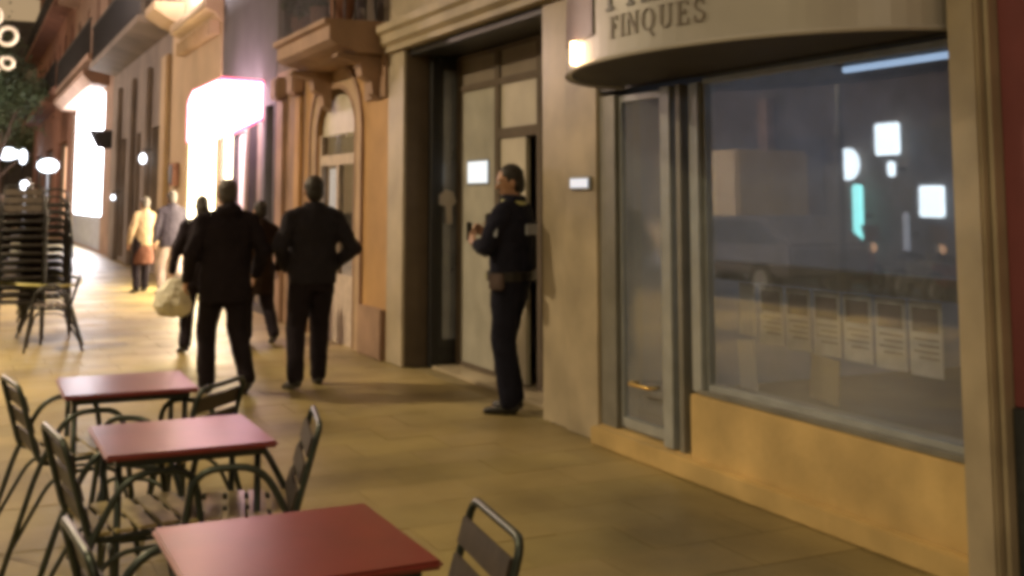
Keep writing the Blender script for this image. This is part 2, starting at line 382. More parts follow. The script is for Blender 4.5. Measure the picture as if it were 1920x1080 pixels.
part('post', M['frame'], sb, L(MB().box(FX + .02, FX + .16, 6.52, 6.71, .122, 2.27)))
wd = part('window_frame', M['steel'], sb, L(grid_wall(MB(), FX + .06, FX + .11, 3.44, 5.575, .502, 2.29, [(3.47, 5.55, .53, 2.26)])))
part('pane', M['glass'], wd, L(MB().box(FX + .08, FX + .088, 3.47, 5.55, .53, 2.26)))
gd = part('glass_door', M['steel'], sb, L(grid_wall(MB(), FX + .05, FX + .09, 5.94, 6.51, .14, 2.26, [(5.97, 6.48, .2, 2.22)])))
part('pane', M['doorglass'], gd, L(MB().box(FX + .066, FX + .074, 5.97, 6.48, .2, 2.22)))
hd = MB().tube(bez([(FX + .05, 6.30, .44), (FX - .03, 6.30, .44), (FX - .03, 6.06, .44), (FX + .05, 6.06, .44)], .03), .012)
part('handle', mat('brass', (.8, .55, .18), .25, .9, var=.1, emit=(1, .75, .3), es=.0), gd, L(hd), smooth=True)
# pilaster at the right end
part('pilaster', M['polished'], sb, L(MB().box(3.66, 3.84, 3.32, 3.475, 0, 6)), bevel=.012)
part('pilaster', M['polished'], sb, L(MB().box(3.70, 3.84, 3.290, 3.312, 0, 6)))
part('pilaster_groove', M['darkmetal'], sb, L(MB().box(3.72, 3.845, 3.313, 3.319, 0, 6)))

nb = empty('maroon_building', (FX, 0, 0), 0, 'maroon painted wall with dark base at the right edge', 'building')
part('wall', M['maroon'], nb, MB().box(-.10, .4, -6, 3.285, .78, 9)); part('plinth', M['darkbase'], nb, MB().box(-.115, .4, -6, 3.28, 0, .775))
part('cornice', M['cream'], nb, MB().box(-.3, -.101, -6, 3.08, 3.4, 3.7))

# interior of the shop
for (nm, mt, x, y0, y1, z0, z1, lab, cat) in [
    ('display_shelf', 'darkmetal', 4.30, 3.6, 6.1, 1.10, 1.16, 'dark display rail running across the shop window', 'rail')]:
    o = empty(nm, (x, (y0 + y1) / 2, z0), 0, lab, cat); h = (y1 - y0) / 2
    part('rail', M['darkmetal'], o, MB().box(-.03, .14, -h, h, -.005, .10), bevel=.005)
    for q in (-h + .05, h - .05): part('bracket', M['steel'], o, MB().box(.0, .03, q - .015, q + .015, .105, 2.0))
def card(y0, y1, z0, z1, mt, label, tilt=0, group='listing cards hanging in the shop window', x=4.33):
    cy = (y0 + y1) / 2; hw = abs(y1 - y0) / 2 - .012
    o = empty('listing_card', (x, cy, z1), 0, label, 'card', group); o.rotation_euler = (tilt, 0, 0)
    part('sheet', M[mt], o, MB().box(0, .006, -hw, hw, -(z1 - z0), 0))
    if mt == 'card':
        part('photo', M['greycloth'], o, MB().box(-.004, -.001, -hw + .02, hw - .02, -.15, -.03))
        k = MB()
        for i in range(4): k.box(-.004, -.001, -hw + .02, hw - .03 - .03 * (i % 2), -.19 - i * .03, -.18 - i * .03)
        part('print', M['letter2'], o, k)
names = ['second card from the door post, bluish, hanging under the rail', 'third hanging card, greyish, under the rail', 'fourth hanging card, brownish, under the middle of the rail', 'fifth hanging card, right of the window centre',
         'sixth hanging card with cyan glint above it', 'last hanging card beside the right pillar']
card(5.83, 5.66, .77, 1.08, 'paper', 'blank cream card at the left end of the hanging row')
for i, y in enumerate((5.63, 5.39, 5.15, 4.91, 4.67, 4.43)):
    card(y, y - .235, .74 - .005 * i, 1.08, 'card', names[i])
card(5.86, 5.68, .40, .74, 'paper', 'pale tilted sheet standing low in the window with small dark mark', R(-6), 'sheets leaning low in the window')
card(5.18, 4.93, .48, .72, 'paperyellow', 'yellowish tilted card standing low at the window centre', R(5), 'sheets leaning low in the window')
o = empty('office_desk', (6.6, 5.0, .2), 0, 'dark reception desk inside the shop behind the glass', 'desk')
part('desk_top', M['darkmetal'], o, MB().box(-.4, .4, -.9, .9, .72, .76)); part('desk_panel', M['brown'], o, MB().box(-.38, -.35, -.85, .85, 0, .72)); part('desk_panel', M['brown'], o, MB().box(-.34, .38, .82, .85, 0, .72))
o = empty('office_chair', (7.3, 5.1, .2), R(90), 'dark office chair behind the reception desk', 'chair')
part('seat', M['black'], o, MB().box(-.24, .24, -.24, .24, .44, .5), bevel=.02); part('backrest', M['black'], o, MB().box(-.22, .22, -.29, -.24, .55, 1.1), bevel=.02)
part('stem', M['steel'], o, MB().tube([(0, 0, .05), (0, 0, .43)], .03)); k = MB()
for a in range(5): k.tube([(0, 0, .07), (.28 * math.cos(a * 1.257), .28 * math.sin(a * 1.257), .03)], .018)
part('base', M['darkmetal'], o, k)
o = empty('fill_panel_light', (6.2, 5.2, 3.04), 0, 'added unseen cold fill panel inside the shop, hidden above the window head', 'light')
part('panel', lit('fill panel', (.75, .83, 1), 1.6), o, MB().box(-.9, .9, -.6, .6, 0, .02)); part('housing', M['steel'], o, MB().box(-.93, .93, -.63, .63, .022, .05))  # panel added out of view to brighten the shop interior
o = empty('reflected_streak_tube', (4.75, 4.75, 2.355), 0, 'cold white streak tube standing in for a reflected streak in the window', 'light')
part('tube', lit('streak tube', (.50, .70, 1), .45), o, MB().tube([(0, -.95, 0), (0, .55, 0)], .02)); part('housing', M['darkmetal'], o, MB().box(-.05, .05, -1.0, .6, .03, .09))  # tube placed to read as a streak reflected in the glass

# ------------------------------------------------------------------ curved canopy
can = empty('shop_canopy', (FX, 4.94, 2.30), 0, 'curved cream shop canopy with grey serif lettering above the window', 'canopy')
CA, CB = 1.43, .90
def cpt(y, z, off=0):   # y relative to centre
    t = max(-1, min(1, y / CA)); th = math.asin(t)
    x = -CB * math.cos(th); nx = -math.cos(th) / CB; ny = math.sin(th) / CA; l = math.hypot(nx, ny)
    return (x + nx / l * off, y + ny / l * off, z)
def cth(th, z, off=0): return cpt(CA * math.sin(th), z, off)
ths = [R(-90 + 180 * i / 48) for i in range(49)]
k = MB(); n = len(ths)
vs = [cth(t, 0) for t in ths] + [cth(t, 1.0) for t in ths] + [cth(t, 0, -.03) for t in ths] + [cth(t, 1.0, -.03) for t in ths]
fs = []
for i in range(n - 1):
    fs += [(i, i + 1, n + i + 1, n + i), (2 * n + i, 3 * n + i, 3 * n + i + 1, 2 * n + i + 1), (i, 2 * n + i, 2 * n + i + 1, i + 1), (n + i, n + i + 1, 3 * n + i + 1, 3 * n + i)]
k.add(vs, fs); part('fascia', M['fascia'], can, k, smooth=False)
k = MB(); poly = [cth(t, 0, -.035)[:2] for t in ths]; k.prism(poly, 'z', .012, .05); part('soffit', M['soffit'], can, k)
k = MB(); k.prism(poly, 'z', .94, .98); part('roof', M['darkmetal'], can, k)
k = MB(); k.tube([cth(t, .0, .004) for t in ths], .012, 6); part('trim', M['fascia'], can, k)
# serif lettering (stroke built)
def arc(cx, cy, rx, ry, a0, a1, w0, w1=None, n=14):
    out = []
    for i in range(n):
        A = R(a0 + (a1 - a0) * i / n); B = R(a0 + (a1 - a0) * (i + 1) / n)
        def ww(t): return w0 + ((w1 if w1 is not None else w0) - w0) * abs(math.cos(t))
        out.append([(cx + (rx + ww(A) / 2) * math.cos(A), cy + (ry + w0 / 2) * math.sin(A)), (cx + (rx + ww(B) / 2) * math.cos(B), cy + (ry + w0 / 2) * math.sin(B)),
                    (cx + (rx - ww(B) / 2) * math.cos(B), cy + (ry - w0 / 2) * math.sin(B)), (cx + (rx - ww(A) / 2) * math.cos(A), cy + (ry - w0 / 2) * math.sin(A))])
    return out
def rect(x0, y0, x1, y1): return [[(x0, y0), (x1, y0), (x1, y1), (x0, y1)]]
def stroke(x0, y0, x1, y1, w): return [[(x0 - w / 2, y0), (x0 + w / 2, y0), (x1 + w / 2, y1), (x1 - w / 2, y1)]]
TK, TN, S = .16, .06, .08
G = {
 'I': (.42, rect(.13, 0, .29, 1) + rect(.02, 0, .40, .05) + rect(.02, .95, .40, 1)),
 'F': (.72, rect(.12, 0, .28, 1) + rect(.02, 0, .40, .05) + rect(.02, .95, .66, 1) + rect(.28, .48, .52, .54) + rect(.61, .76, .66, .95) + rect(.49, .38, .53, .64)),
 'E': (.78, rect(.12, 0, .28, 1) + rect(.02, 0, .70, .05) + rect(.02, .95, .68, 1) + rect(.28, .48, .54, .54) + rect(.63, .78, .68, .95) + rect(.66, .05, .71, .25) + rect(.51, .38, .55, .64)),
 'N': (.92, rect(.12, 0, .19, 1) + rect(.72, 0, .79, 1) + stroke(.15, 1, .74, 0, .18) + rect(.02, 0, .30, .05) + rect(.0, .95, .24, 1) + rect(.62, .95, .90, 1)),
 'U': (.92, rect(.12, .28, .28, 1) + rect(.70, .28, .76, 1) + arc(.465, .30, .265, .28, 180, 360, .06, .10) + rect(.02, .95, .38, 1) + rect(.60, .95, .88, 1)),
 'Q': (1.0, arc(.48, .5, .36, .47, 0, 360, .06, .15, 28) + stroke(.50, .10, .86, -.26, .15)),
 'S': (.68, arc(.33, .745, .21, .225, 20, 270, .07, .10) + arc(.33, .255, .235, .225, -160, 90, .08, .12) + rect(.50, .72, .55, .98) + rect(.08, .02, .13, .3)),
 'P': (.76, rect(.12, 0, .28, 1) + rect(.02, 0, .40, .05) + rect(.02, .95, .36, 1) + arc(.36, .735, .26, .24, -90, 90, .055, .14) + rect(.28, .47, .38, .52)),
 'i': (.36, rect(.11, 0, .25, .66) + rect(.02, 0, .34, .05) + rect(.03, .61, .2, .66) + rect(.10, .80, .25, .95)),
 'n': (.78, rect(.11, 0, .25, .66) + rect(.02, 0, .35, .05) + rect(.03, .61, .2, .66) + arc(.40, .42, .20, .22, 0, 180, .06, .12) + rect(.53, 0, .67, .42) + rect(.44, 0, .76, .05)),
 'o': (.68, arc(.33, .33, .25, .31, 0, 360, .06, .14, 24)),
}
def write(txt, y_start, z0, h, track, mt, wid=1.0):
    y = y_start
    for ch in txt:
        adv, quads = G[ch]; k = MB()
        for qd in quads:
            fr = [cpt(y - p[0] * h * wid, z0 + p[1] * h, .007) for p in qd]; bk = [cpt(y - p[0] * h * wid, z0 + p[1] * h, .001) for p in qd]
            k.add(fr + bk, [(0, 1, 2, 3), (7, 6, 5, 4), (0, 4, 5, 1), (1, 5, 6, 2), (2, 6, 7, 3), (3, 7, 4, 0)])
        part('letter', M[mt], can, k); y -= adv * h * wid + track
write('Pino', .10, .240, .30, .045, 'letter', .68)
write('FINQUES', .06, .095, .112, .016, 'letter2', 1.0)
# arched brown plaque
k = MB(); nP = 16
cols = [(.78 - .53 * i / nP, .36 + .10 * math.sqrt(max(0, 1 - ((.78 - .53 * i / nP - .515) / .265) ** 2))) for i in range(nP + 1)]
for (ya_, za_), (yb_, zb_) in zip(cols, cols[1:]):
    q = [(ya_, .14), (yb_, .14), (yb_, zb_), (ya_, za_)]; k.add([cpt(p[0], p[1], .010) for p in q] + [cpt(p[0], p[1], .001) for p in q], [(0, 1, 2, 3), (7, 6, 5, 4), (0, 4, 5, 1), (2, 6, 7, 3)])
part('logo_plaque', M['logo'], can, k)
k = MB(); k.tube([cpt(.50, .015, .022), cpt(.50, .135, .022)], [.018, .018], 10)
part('glint_tube', M['glintwarm'], can, k)  # glowing tube added in place of a highlight reflected by the fascia

# dim glowing plate on the pillar
o = empty('pillar_plate', (FX - .004, 6.92, 1.66), 0, 'small glowing plate on the stone pillar beside the shop', 'wall plate')
part('casing', M['steel'], o, MB().box(-.02, 0, -.14, .14, -.01, .08), bevel=.004); part('screen', M['plate'], o, MB().box(-.026, -.0205, -.12, .12, .005, .065))  # small box with a dim emissive face
# paper, and panel glowing in place of a reflection, at the door
o = empty('notice', (4.27, 10.36, 1.62), 0, 'torn white notice stuck on the dark side pane of the doorway', 'notice')
part('sheet', M['paper'], o, MB().prism([(-.10, 0), (-.02, .06), (.06, .04), (.09, -.06), (.05, -.10), (.05, -.27), (-.01, -.27), (-.02, -.10), (-.10, -.08)], 'y', -.004, .0))
o = empty('reflection_panel', (DX + .012, 9.86, 1.70), 0, 'glowing blue white panel standing in for a reflection on the door', 'lit sign')
part('panel', lit('soft reflection glow', (.70, .85, 1), .42), o, MB().box(-.012, -.003, -.22, .22, .04, .24)); part('backing', M['steel'], o, MB().box(-.003, .006, -.24, .24, .02, .26))

# ------------------------------------------------------------------ arch building
ab = empty('arch_building', (FX, 10.93, 0), 0, 'orange stucco building with a moulded arched window and stone balcony', 'building')
Y0 = 10.93
def LA(mb): mb.v = [(x - FX, y - Y0, z) for x, y, z in mb.v]; return mb
ya, yb, zs, zt = 11.98, 13.45, 2.35, 2.86
yc = (ya + yb) / 2; hw = (yb - ya) / 2
def archpts(h, zs_, ztp, n=14, off=0):
    out = []
    for i in range(n + 1):
        a = math.pi * i / n; out.append((yc + (h + off) * math.cos(a), zs_ + (ztp - zs_ + off) * math.sin(a)))
    return out
k = MB(); grid_wall(k, FX + .005, FX + T, Y0, ya, 0, 3.3); grid_wall(k, FX + .005, FX + T, yb, 14.0, 0, 3.3)
ap = archpts(hw, zs, zt)
for i in range(len(ap) - 1):
    (y1, z1), (y2, z2) = ap[i], ap[i + 1]; k.prism([(y2, z2), (y1, z1), (y1, 3.3), (y2, 3.3)], 'x', FX + .005, FX + T)
part('wall', M['orange'], ab, LA(k))
part('wall', M['pinkstone'], ab, LA(MB().box(FX + .006, FX + T, 14.0, 15.5, 0, 3.3)))
part('wall', M['brown'], ab, LA(grid_wall(MB(), FX + .005, FX + T, Y0, 15.5, 3.3, 12, [(12.0, 13.4, 3.7, 6.2), (14.1, 15.2, 3.7, 6.2)])))
for off, w_, px, mt in ((.0, .05, .015, 'pinkstone'), (.05, .20, .008, 'archstone'), (.25, .05, .03, 'pinkstone')):
    k = MB(); a1 = [(yc + hw + off, .0)] + archpts(hw, zs, zt, off=off) + [(yc - hw - off, .0)]
    a2 = [(yc + hw + off + w_, .0)] + archpts(hw, zs, zt, off=off + w_) + [(yc - hw - off - w_, .0)]
    for i in range(len(a1) - 1): k.prism([a1[i], a2[i], a2[i + 1], a1[i + 1]], 'x', FX - px, FX + .004)
    part('arch_moulding', M[mt], ab, LA(k))
for y, mt in ((14.10, 'orange'), (14.95, 'pinkstone')):
    part('pilaster', M[mt], ab, LA(MB().box(FX - .05, FX + .004, y, y + .24, 0, 2.9)), bevel=.01)
    part('capital', M['pinkstone'], ab, LA(MB().box(FX - .16, FX + .004, y - .04, y + .28, 2.9, 3.2)), bevel=.03)
part('plinth', M['pinkstone'], ab, LA(MB().box(FX - .05, FX + .002, Y0 + .02, ya - .32, 0, .5)), bevel=.01)
part('frieze', M['pinkstone'], ab, LA(MB().box(FX - .03, FX + .002, Y0 + .01, 11.6, 2.62, 3.05)))
bl = part('balcony', M['pinkstone'], ab, LA(MB().prism([(FX - .30, 3.06), (FX - .36, 3.10), (FX - .52, 3.13), (FX - .60, 3.18), (FX - .60, 3.32), (FX - .65, 3.34), (FX - .65, 3.39), (FX, 3.39), (FX, 3.06)], 'y', 11.0, 13.1)))
k = MB()
for y in (12.95, 11.2): part('bracket', M['pinkstone'], bl, LA(MB().prism([(FX - .005, 2.60), (FX - .10, 2.66), (FX - .12, 2.78), (FX - .22, 2.84), (FX - .24, 2.96), (FX - .48, 3.03), (FX - .48, 3.055), (FX - .005, 3.055)], 'y', y - .09, y + .09)))
k = MB()
for i in range(21): y = 11.03 + i * .1; k.box(FX - .60, FX - .585, y, y + .015, 3.39, 4.4)
for i in range(5): x = FX - .55 + i * .11; k.box(x, x + .015, 11.03, 11.045, 3.39, 4.4)
k.box(FX - .62, FX - .57, 11.0, 13.1, 4.4, 4.44); k.box(FX - .57, FX, 11.01, 11.06, 4.4, 4.44)
part('railing', M['darkmetal'], bl, LA(k))
wf = part('window', M['curtain'], ab, LA(grid_wall(MB(), FX + .03, FX + .09, ya, yb, 0.0, zs, [(ya + .07, yc - .04, .75, 1.98), (yc + .04, yb - .07, .75, 1.98), (ya + .07, yb - .07, 2.10, zs)])), label='tall arched window with pale curtains')
k = MB(); inner = archpts(hw - .07, zs, zt, off=-.0)
k.prism([(yc + (hw - .07) * math.cos(math.pi * i / 14), zs - .02 + (zt - zs - .05) * math.sin(math.pi * i / 14)) for i in range(15)], 'x', FX + .05, FX + .06)
part('lunette', M['doorcream'], wf, LA(k))
k = MB()
for i in range(26):
    y = ya + .1 + i * (hw * 2 - .2) / 26; k.box(FX + .15 + .02 * (i % 2), FX + .18 + .02 * (i % 2), y, y + .058, .7, 2.3)
part('curtain', M['curtain'], wf, LA(k))
part('panel', M['orange'], wf, LA(MB().box(FX + .045, FX + .08, ya + .07, yb - .07, .0, .74)))
part('pane', M['windowglass'], wf, LA(MB().box(FX + .06, FX + .068, ya + .07, yb - .07, .75, 2.34)))
for q in (ya + .22, yb - .2): part('lamp', M['lampsoft'], wf, LA(MB().box(FX + .135, FX + .14, q - .12, q + .12, 1.45, 1.95)))  # glowing panels added to brighten the curtains
for y0, y1 in ((12.0, 13.4), (14.1, 15.2)):
    w2 = part('window', M['darkmetal'], ab, LA(grid_wall(MB(), FX + .18, FX + .24, y0, y1, 3.75, 6.2, [(y0 + .08, (y0 + y1) / 2 - .03, 3.9, 6.1), ((y0 + y1) / 2 + .03, y1 - .08, 3.9, 6.1)])))
    part('pane', M['windowglass'], w2, LA(MB().box(FX + .2, FX + .21, y0 + .08, y1 - .08, 3.9, 6.1)))
part('rear_wall', M['black'], ab, LA(MB().box(FX + 1.2, FX + 1.4, Y0, 15.5, 0, 12)))
# plants on the balcony
def leaf_blob(name, cx, cy, cz, rx, ry, rz, n, size, parent=None, mt='leaf', kind=None):
    vs = []; fs = []
    for i in range(n):
        while True:
            p = Vector((random.uniform(-1, 1), random.uniform(-1, 1), random.uniform(-1, 1)))
            if .25 < p.length < 1: break
        q = Vector((cx + p.x * rx, cy + p.y * ry, cz + p.z * rz)); a = Vector((random.gauss(0, 1), random.gauss(0, 1), random.gauss(0, 1))).normalized()
        b = a.orthogonal().normalized(); c = a.cross(b); s = size * random.uniform(.6, 1.3); k = len(vs)
        vs += [q - b * s, q + c * s * .45, q + b * s, q - c * s * .45]; fs.append((k, k + 1, k + 2, k + 3))
    me = bpy.data.meshes.new(name); me.from_pydata(vs, [], fs); me.update(); me.materials.append(M[mt]); o = bpy.data.objects.new(name, me); col.objects.link(o)
    if parent: o.parent = parent
    return o
for i, (y, lab) in enumerate(((11.3, 'leafy plant in a pot on the balcony, nearest the door bay'), (12.0, 'leafy plant in a pot at the middle of the balcony'), (12.8, 'leafy plant in a pot at the far end of the balcony'))):
    o = empty('potted_plant', (FX - .38, y, 3.395), 0, lab, 'plant', 'plants on the stone balcony')
    part('pot', M['redwall'], o, MB().loft([(0, .10, .10, 0, 0), (.26, .15, .15, 0, 0)]))
    leaf_blob('foliage', 0, 0, .55, .25, .3, .35, 260, .06, o)

# ------------------------------------------------------------------ narrow dark building (D)
db = empty('dark_building', (FX, 15.52, 0), 0, 'narrow dark grey building beyond the arched one, pink lit doorway at its foot', 'building')
def LD(mb): mb.v = [(x - FX, y - 15.52, z) for x, y, z in mb.v]; return mb
part('wall', M['darkwall'], db, LD(grid_wall(MB(), FX, FX + T, 15.52, 19.2, 0, 12, [(15.62, 16.1, .4, 2.9), (16.3, 17.0, .1, 2.9), (17.25, 18.2, .05, 2.6), (18.3, 19.15, .3, 3.1)])))
part('window', M['grey'], db, LD(grid_wall(MB(), FX + .12, FX + .18, 15.62, 16.1, .4, 2.9, [(15.7, 16.02, .5, 1.9), (15.7, 16.02, 2.0, 2.8)])))
part('window_light', M['lampsoft'], db, LD(MB().box(FX + .2, FX + .22, 15.7, 16.02, .5, 2.8)))
part('shutter', M['grey'], db, LD(MB().box(FX + .1, FX + .16, 16.3, 17.0, .1, 2.9)))
part('pilaster', M['grey'], db, LD(MB().box(FX - .05, FX - .002, 17.03, 17.2, 0, 3)), bevel=.02)
part('door', M['pinklit'], db, LD(MB().box(FX + .1, FX + .16, 17.25, 18.2, .05, 2.6)))
part('shop_front', M['shopglow'], db, LD(MB().box(FX + .08, FX + .12, 18.3, 19.15, .3, 3.1)))
part('plinth', M['darkwall'], db, LD(MB().box(FX - .05, FX - .002, 17.12, 19.2, 0, .4)))
# lit box sign
sg = empty('lit_box_sign', (FX, 16.3, 2.5), 0, 'glowing white box sign with red rim projecting over the pavement', 'sign')
prof = [(0, .76), (-.60, .78), (-.66, .60), (-.66, -.02), (-.5, -.02), (0, .24)]
part('light_box', M['signwhite'], sg, MB().prism(prof, 'y', .0, 2.1))
k = MB()
for yy in (-.0, 2.1): k.tube([(x, yy - .02, z) for x, z in prof], .034, 6, True)
for x, z in (prof[1], prof[2], prof[3]): k.tube([(x, 0, z), (x, 2.1, z)], .018, 6)
part('rim', M['signred'], sg, k); part('bracket', M['darkmetal'], sg, MB().box(-.4, -.37, -.03, -.01, .3, .62))

# ------------------------------------------------------------------ cream lit building (E)
eb = empty('cream_building', (FX, 19.21, 0), 0, 'cream building flooded with warm light above its glowing shop front', 'building')
def LE(mb): mb.v = [(x - FX, y - 19.21, z) for x, y, z in mb.v]; return mb
part('wall', M['yellowwall'], eb, LE(grid_wall(MB(), FX - .02, FX + T, 19.21, 24.2, 0, 12, [(19.5, 22.2, .3, 3.1), (20.2, 21.4, 5.6, 8)])))
part('cornice', M['yellowwall'], eb, LE(MB().prism([(FX - .02, 4.55), (FX - .12, 4.7), (FX - .30, 4.78), (FX - .30, 4.95), (FX - .02, 4.95)], 'y', 19.25, 22.8)))
for i in range(9): part('bracket', M['yellowwall'], eb, LE(MB().box(FX - .2, FX - .021, 19.4 + i * .4, 19.52 + i * .4, 4.35, 4.6)))
part('balcony', M['yellowwall'], eb, LE(MB().prism([(FX - .02, 5.0), (FX - .3, 5.1), (FX - .6, 5.3), (FX - .6, 5.45), (FX - .02, 5.45)], 'y', 22.9, 24.15)))
part('shop_front', M['shopglow'], eb, LE(MB().box(FX + .03, FX + .06, 19.5, 22.2, .3, 3.1)))
part('shop_frame', M['brown'], eb, LE(grid_wall(MB(), FX - .0, FX + .025, 19.5, 22.2, .3, 3.1, [(19.58, 20.8, .38, 3.02), (20.88, 22.12, .38, 3.02)])))
o = empty('wall_box', (FX - .03, 23.2, 1.95), 0, 'dark box fixed on the cream wall above the far walkers', 'wall box'); part('casing', M['redwall'], o, MB().box(-.12, 0, -.25, .25, -.1, .35), bevel=.01); part('door', M['darkmetal'], o, MB().box(-.13, -.122, -.2, .2, -.05, .3))

o = empty('facade_fill_light', (FX - .02, 20.6, 5.75), 0, 'added unseen floodlight above the cornice washing the cream wall', 'fill floodlight')
part('arm', M['darkmetal'], o, MB().tube([(0, 0, 0), (-1.5, 0, .05)], .025)); part('housing', M['darkmetal'], o, MB().obox((-1.55, 0, .05), .08, .5, .3, (0, R(-25), 0)), bevel=.01)
fl = bpy.data.lights.new('fill_flood', 'AREA'); fl.shape = 'RECTANGLE'; fl.size = .4; fl.size_y = .25; fl.energy = 900; fl.color = (1, .84, .88)  # added light, brightening the upper wall that the table tops mirror
flo = bpy.data.objects.new('fill_flood', fl); col.objects.link(flo); flo.parent = o; flo.location = (-1.48, 0, .08); flo.rotation_euler = (0, R(-140), 0)

# ------------------------------------------------------------------ farther buildings
def far_building(name, y0, y1, H, mt, label, ground_ops, floors, nwin, wz, bal=True, mtp=None):
    b = empty(name, (FX, y0, 0), 0, label, 'building'); W = y1 - y0; ops = list(ground_ops); wins = []
    for f in floors:
        for i in range(nwin):
            c = W * (i + .5) / nwin; wins.append((c - .55, c + .55, f, f + wz)); ops.append(wins[-1])
    part('wall', M[mt], b, grid_wall(MB(), 0, .4, 0, W, 0, H, ops))
    for (a, c, z0, z1) in wins:
        f = part('window', M['brown'], b, grid_wall(MB(), .15, .2, a, c, z0, z1, [(a + .07, (a + c) / 2 - .03, z0 + .07, z1 - .07), ((a + c) / 2 + .03, c - .07, z0 + .07, z1 - .07)]))
        part('pane', M['windowglass'], f, MB().box(.17, .18, a + .07, c - .07, z0 + .07, z1 - .07))
        part('sill', M[mtp or mt], f, MB().box(-.08, -.002, a - .08, c + .08, z0 - .1, z0))
    part('rear_wall', M['black'], b, MB().box(.8, 1, 0, W, 0, H))
    if bal:
        for f in floors:
            s_ = part('balcony', M[mtp or mt], b, MB().prism([(-.002, f - .45), (-.3, f - .38), (-.7, f - .3), (-.7, f - .14), (-.002, f - .14)], 'y', .3, W - .3))
            k = MB(); ny = int((W - .6) / .14)
            for i in range(ny): y = .32 + i * .14; k.box(-.66, -.64, y, y + .02, f - .14, f + .85)
            k.box(-.68, -.62, .3, W - .3, f + .85, f + .9); part('railing', M['darkmetal'], s_, k)
    part('cornice', M[mtp or mt], b, MB().box(-.35, -.002, 0, W, H - .3, H))
    return b
fb = far_building('grey_stone_building', 24.22, 34.6, 13, 'grey', 'grey stone building with pilasters and dark balcony railings beyond the cream one', [(1.2, 2.6, .3, 3.2), (3.7, 5.1, .3, 3.2), (6.6, 8.0, .1, 3.2), (8.6, 9.9, .1, 3.2)], (5.55, 9.0), 4, 2.4, True, 'grey')
for y in (.1, 2.8, 5.4, 8.15): part('pilaster', M['yellowwall' if y < 1 else 'grey'], fb, MB().box(-.12, -.003, y, y + .7, 0, 4.6), bevel=.03)
for a, c in ((1.2, 2.6), (3.7, 5.1), (6.6, 8.0), (8.6, 9.9)): part('shutter', M['brown'], fb, MB().box(.18, .22, a, c, .1, 3.2))
gb = far_building('white_lit_building', 34.62, 48, 15, 'pinkstone', 'building whose tall shop front burns cold white at the end of the facade row', [(2.2, 12.0, .05, 5.1)], (5.95, 9.5), 4, 2.4, True, 'pinkstone')
part('shop_front', M['shopwhite'], gb, MB().box(.05, .10, 2.3, 11.6, 1.1, 4.9)); part('base_panel', mat('pale blue panel', (.40, .44, .55), .6), gb, MB().box(.03, .08, 2.3, 11.9, .05, 1.09))
k = MB().prism([(.0, 4.95), (-.5, 5.0), (-.75, 5.25), (-.75, 5.4), (.0, 5.4)], 'y', 1.0, 12.6); part('canopy', M['pinkstone'], gb, k)
hb = far_building('reddish_building', 48.02, 74, 20, 'redwall', 'reddish building farthest along the row behind the trees', [(2, 7, .2, 4), (10, 15, .2, 4), (18, 23, .2, 4)], (6.2, 10, 14), 8, 2.5, True, 'redwall')
for a in (2, 10, 18): part('shutter', M['brown'], hb, MB().box(.15, .2, a, a + 5, .2, 4))
part('shop_light', M['oranglit'], hb, MB().box(.1, .14, 2.2, 4.0, .3, 3.8))
eb2 = empty('end_building', (-4, 100, 0), 0, 'dark building closing the far end of the street with lit windows', 'building')
part('wall', M['darkwall'], eb2, grid_wall(MB(), 0, 0, 0, 0, 0, 0) if False else MB().box(-16, 14, 0, 1, 0, 16))
for x in (-12, -8, -4, 0, 4, 8):
    for z in (6, 10): f = part('window', M['brown'], eb2, MB().box(x, x + 1.6, -.1, -.003, z, z + 2.2)); part('pane', M['windowglass'], f, MB().box(x + .1, x + 1.5, -.13, -.101, z + .1, z + 2.1))
# wall lamp on F
o = empty('wall_lantern', (FX, 26.7, 2.5), 0, 'small white lantern on the grey stone facade', 'lantern'); part('globe', M['lampwhite'], o, MB().ball((-.2, 0, 0), .07, .07, .11), smooth=True); part('bracket', M['darkmetal'], o, MB().tube([(0, 0, .2), (-.2, 0, .2), (-.2, 0, .12)], .015))
o = empty('wall_lantern', (FX, 32.0, 1.65), 0, 'tiny low white lamp farther along the grey facade', 'lantern'); part('globe', M['lampwhite'], o, MB().ball((-.2, 0, 0), .05, .05, .06), smooth=True); part('bracket', M['darkmetal'], o, MB().tube([(0, 0, .15), (-.2, 0, .15), (-.2, 0, .08)], .015))
o = empty('hanging_sign', (FX, 33.6, 3.15), 0, 'small dark sign projecting beside the white lit front', 'sign'); part('board', M['darkmetal'], o, MB().prism([(-.75, .35), (-.1, .35), (-.1, -.15), (-.5, -.15)], 'y', -.05, .05)); part('arm', M['steel'], o, MB().box(-.75, 0, -.02, .02, .355, .38))

# lights at the far end of the street
for i, (x, y, z, rx, rz, mt, lab) in enumerate([(2.3, 70, 4.15, .6, .32, 'lampwhite', 'broad cold white shop sign glowing under the far trees'), (3.1, 70, 4.0, .2, .4, 'lampwhite', 'small oval white light beside the broad one under the trees'),
        (2.9, 46, 2.85, .36, .24, 'bluewhite', 'bluish white light just above the chair stack'), (1.85, 40, 2.05, .12, .14, 'lampwhite', 'small round white light left of the chair stack')]):
    o = empty('street_sign_light', (x, y, 0), 0, lab, 'light', 'lights far down the street'); part('light', M[mt], o, MB().ball((0, 0, z), rx, .12, rz), smooth=True)
    part('post', M['darkmetal'], o, MB().tube([(0, .14, 0), (0, .14, z)], .05))

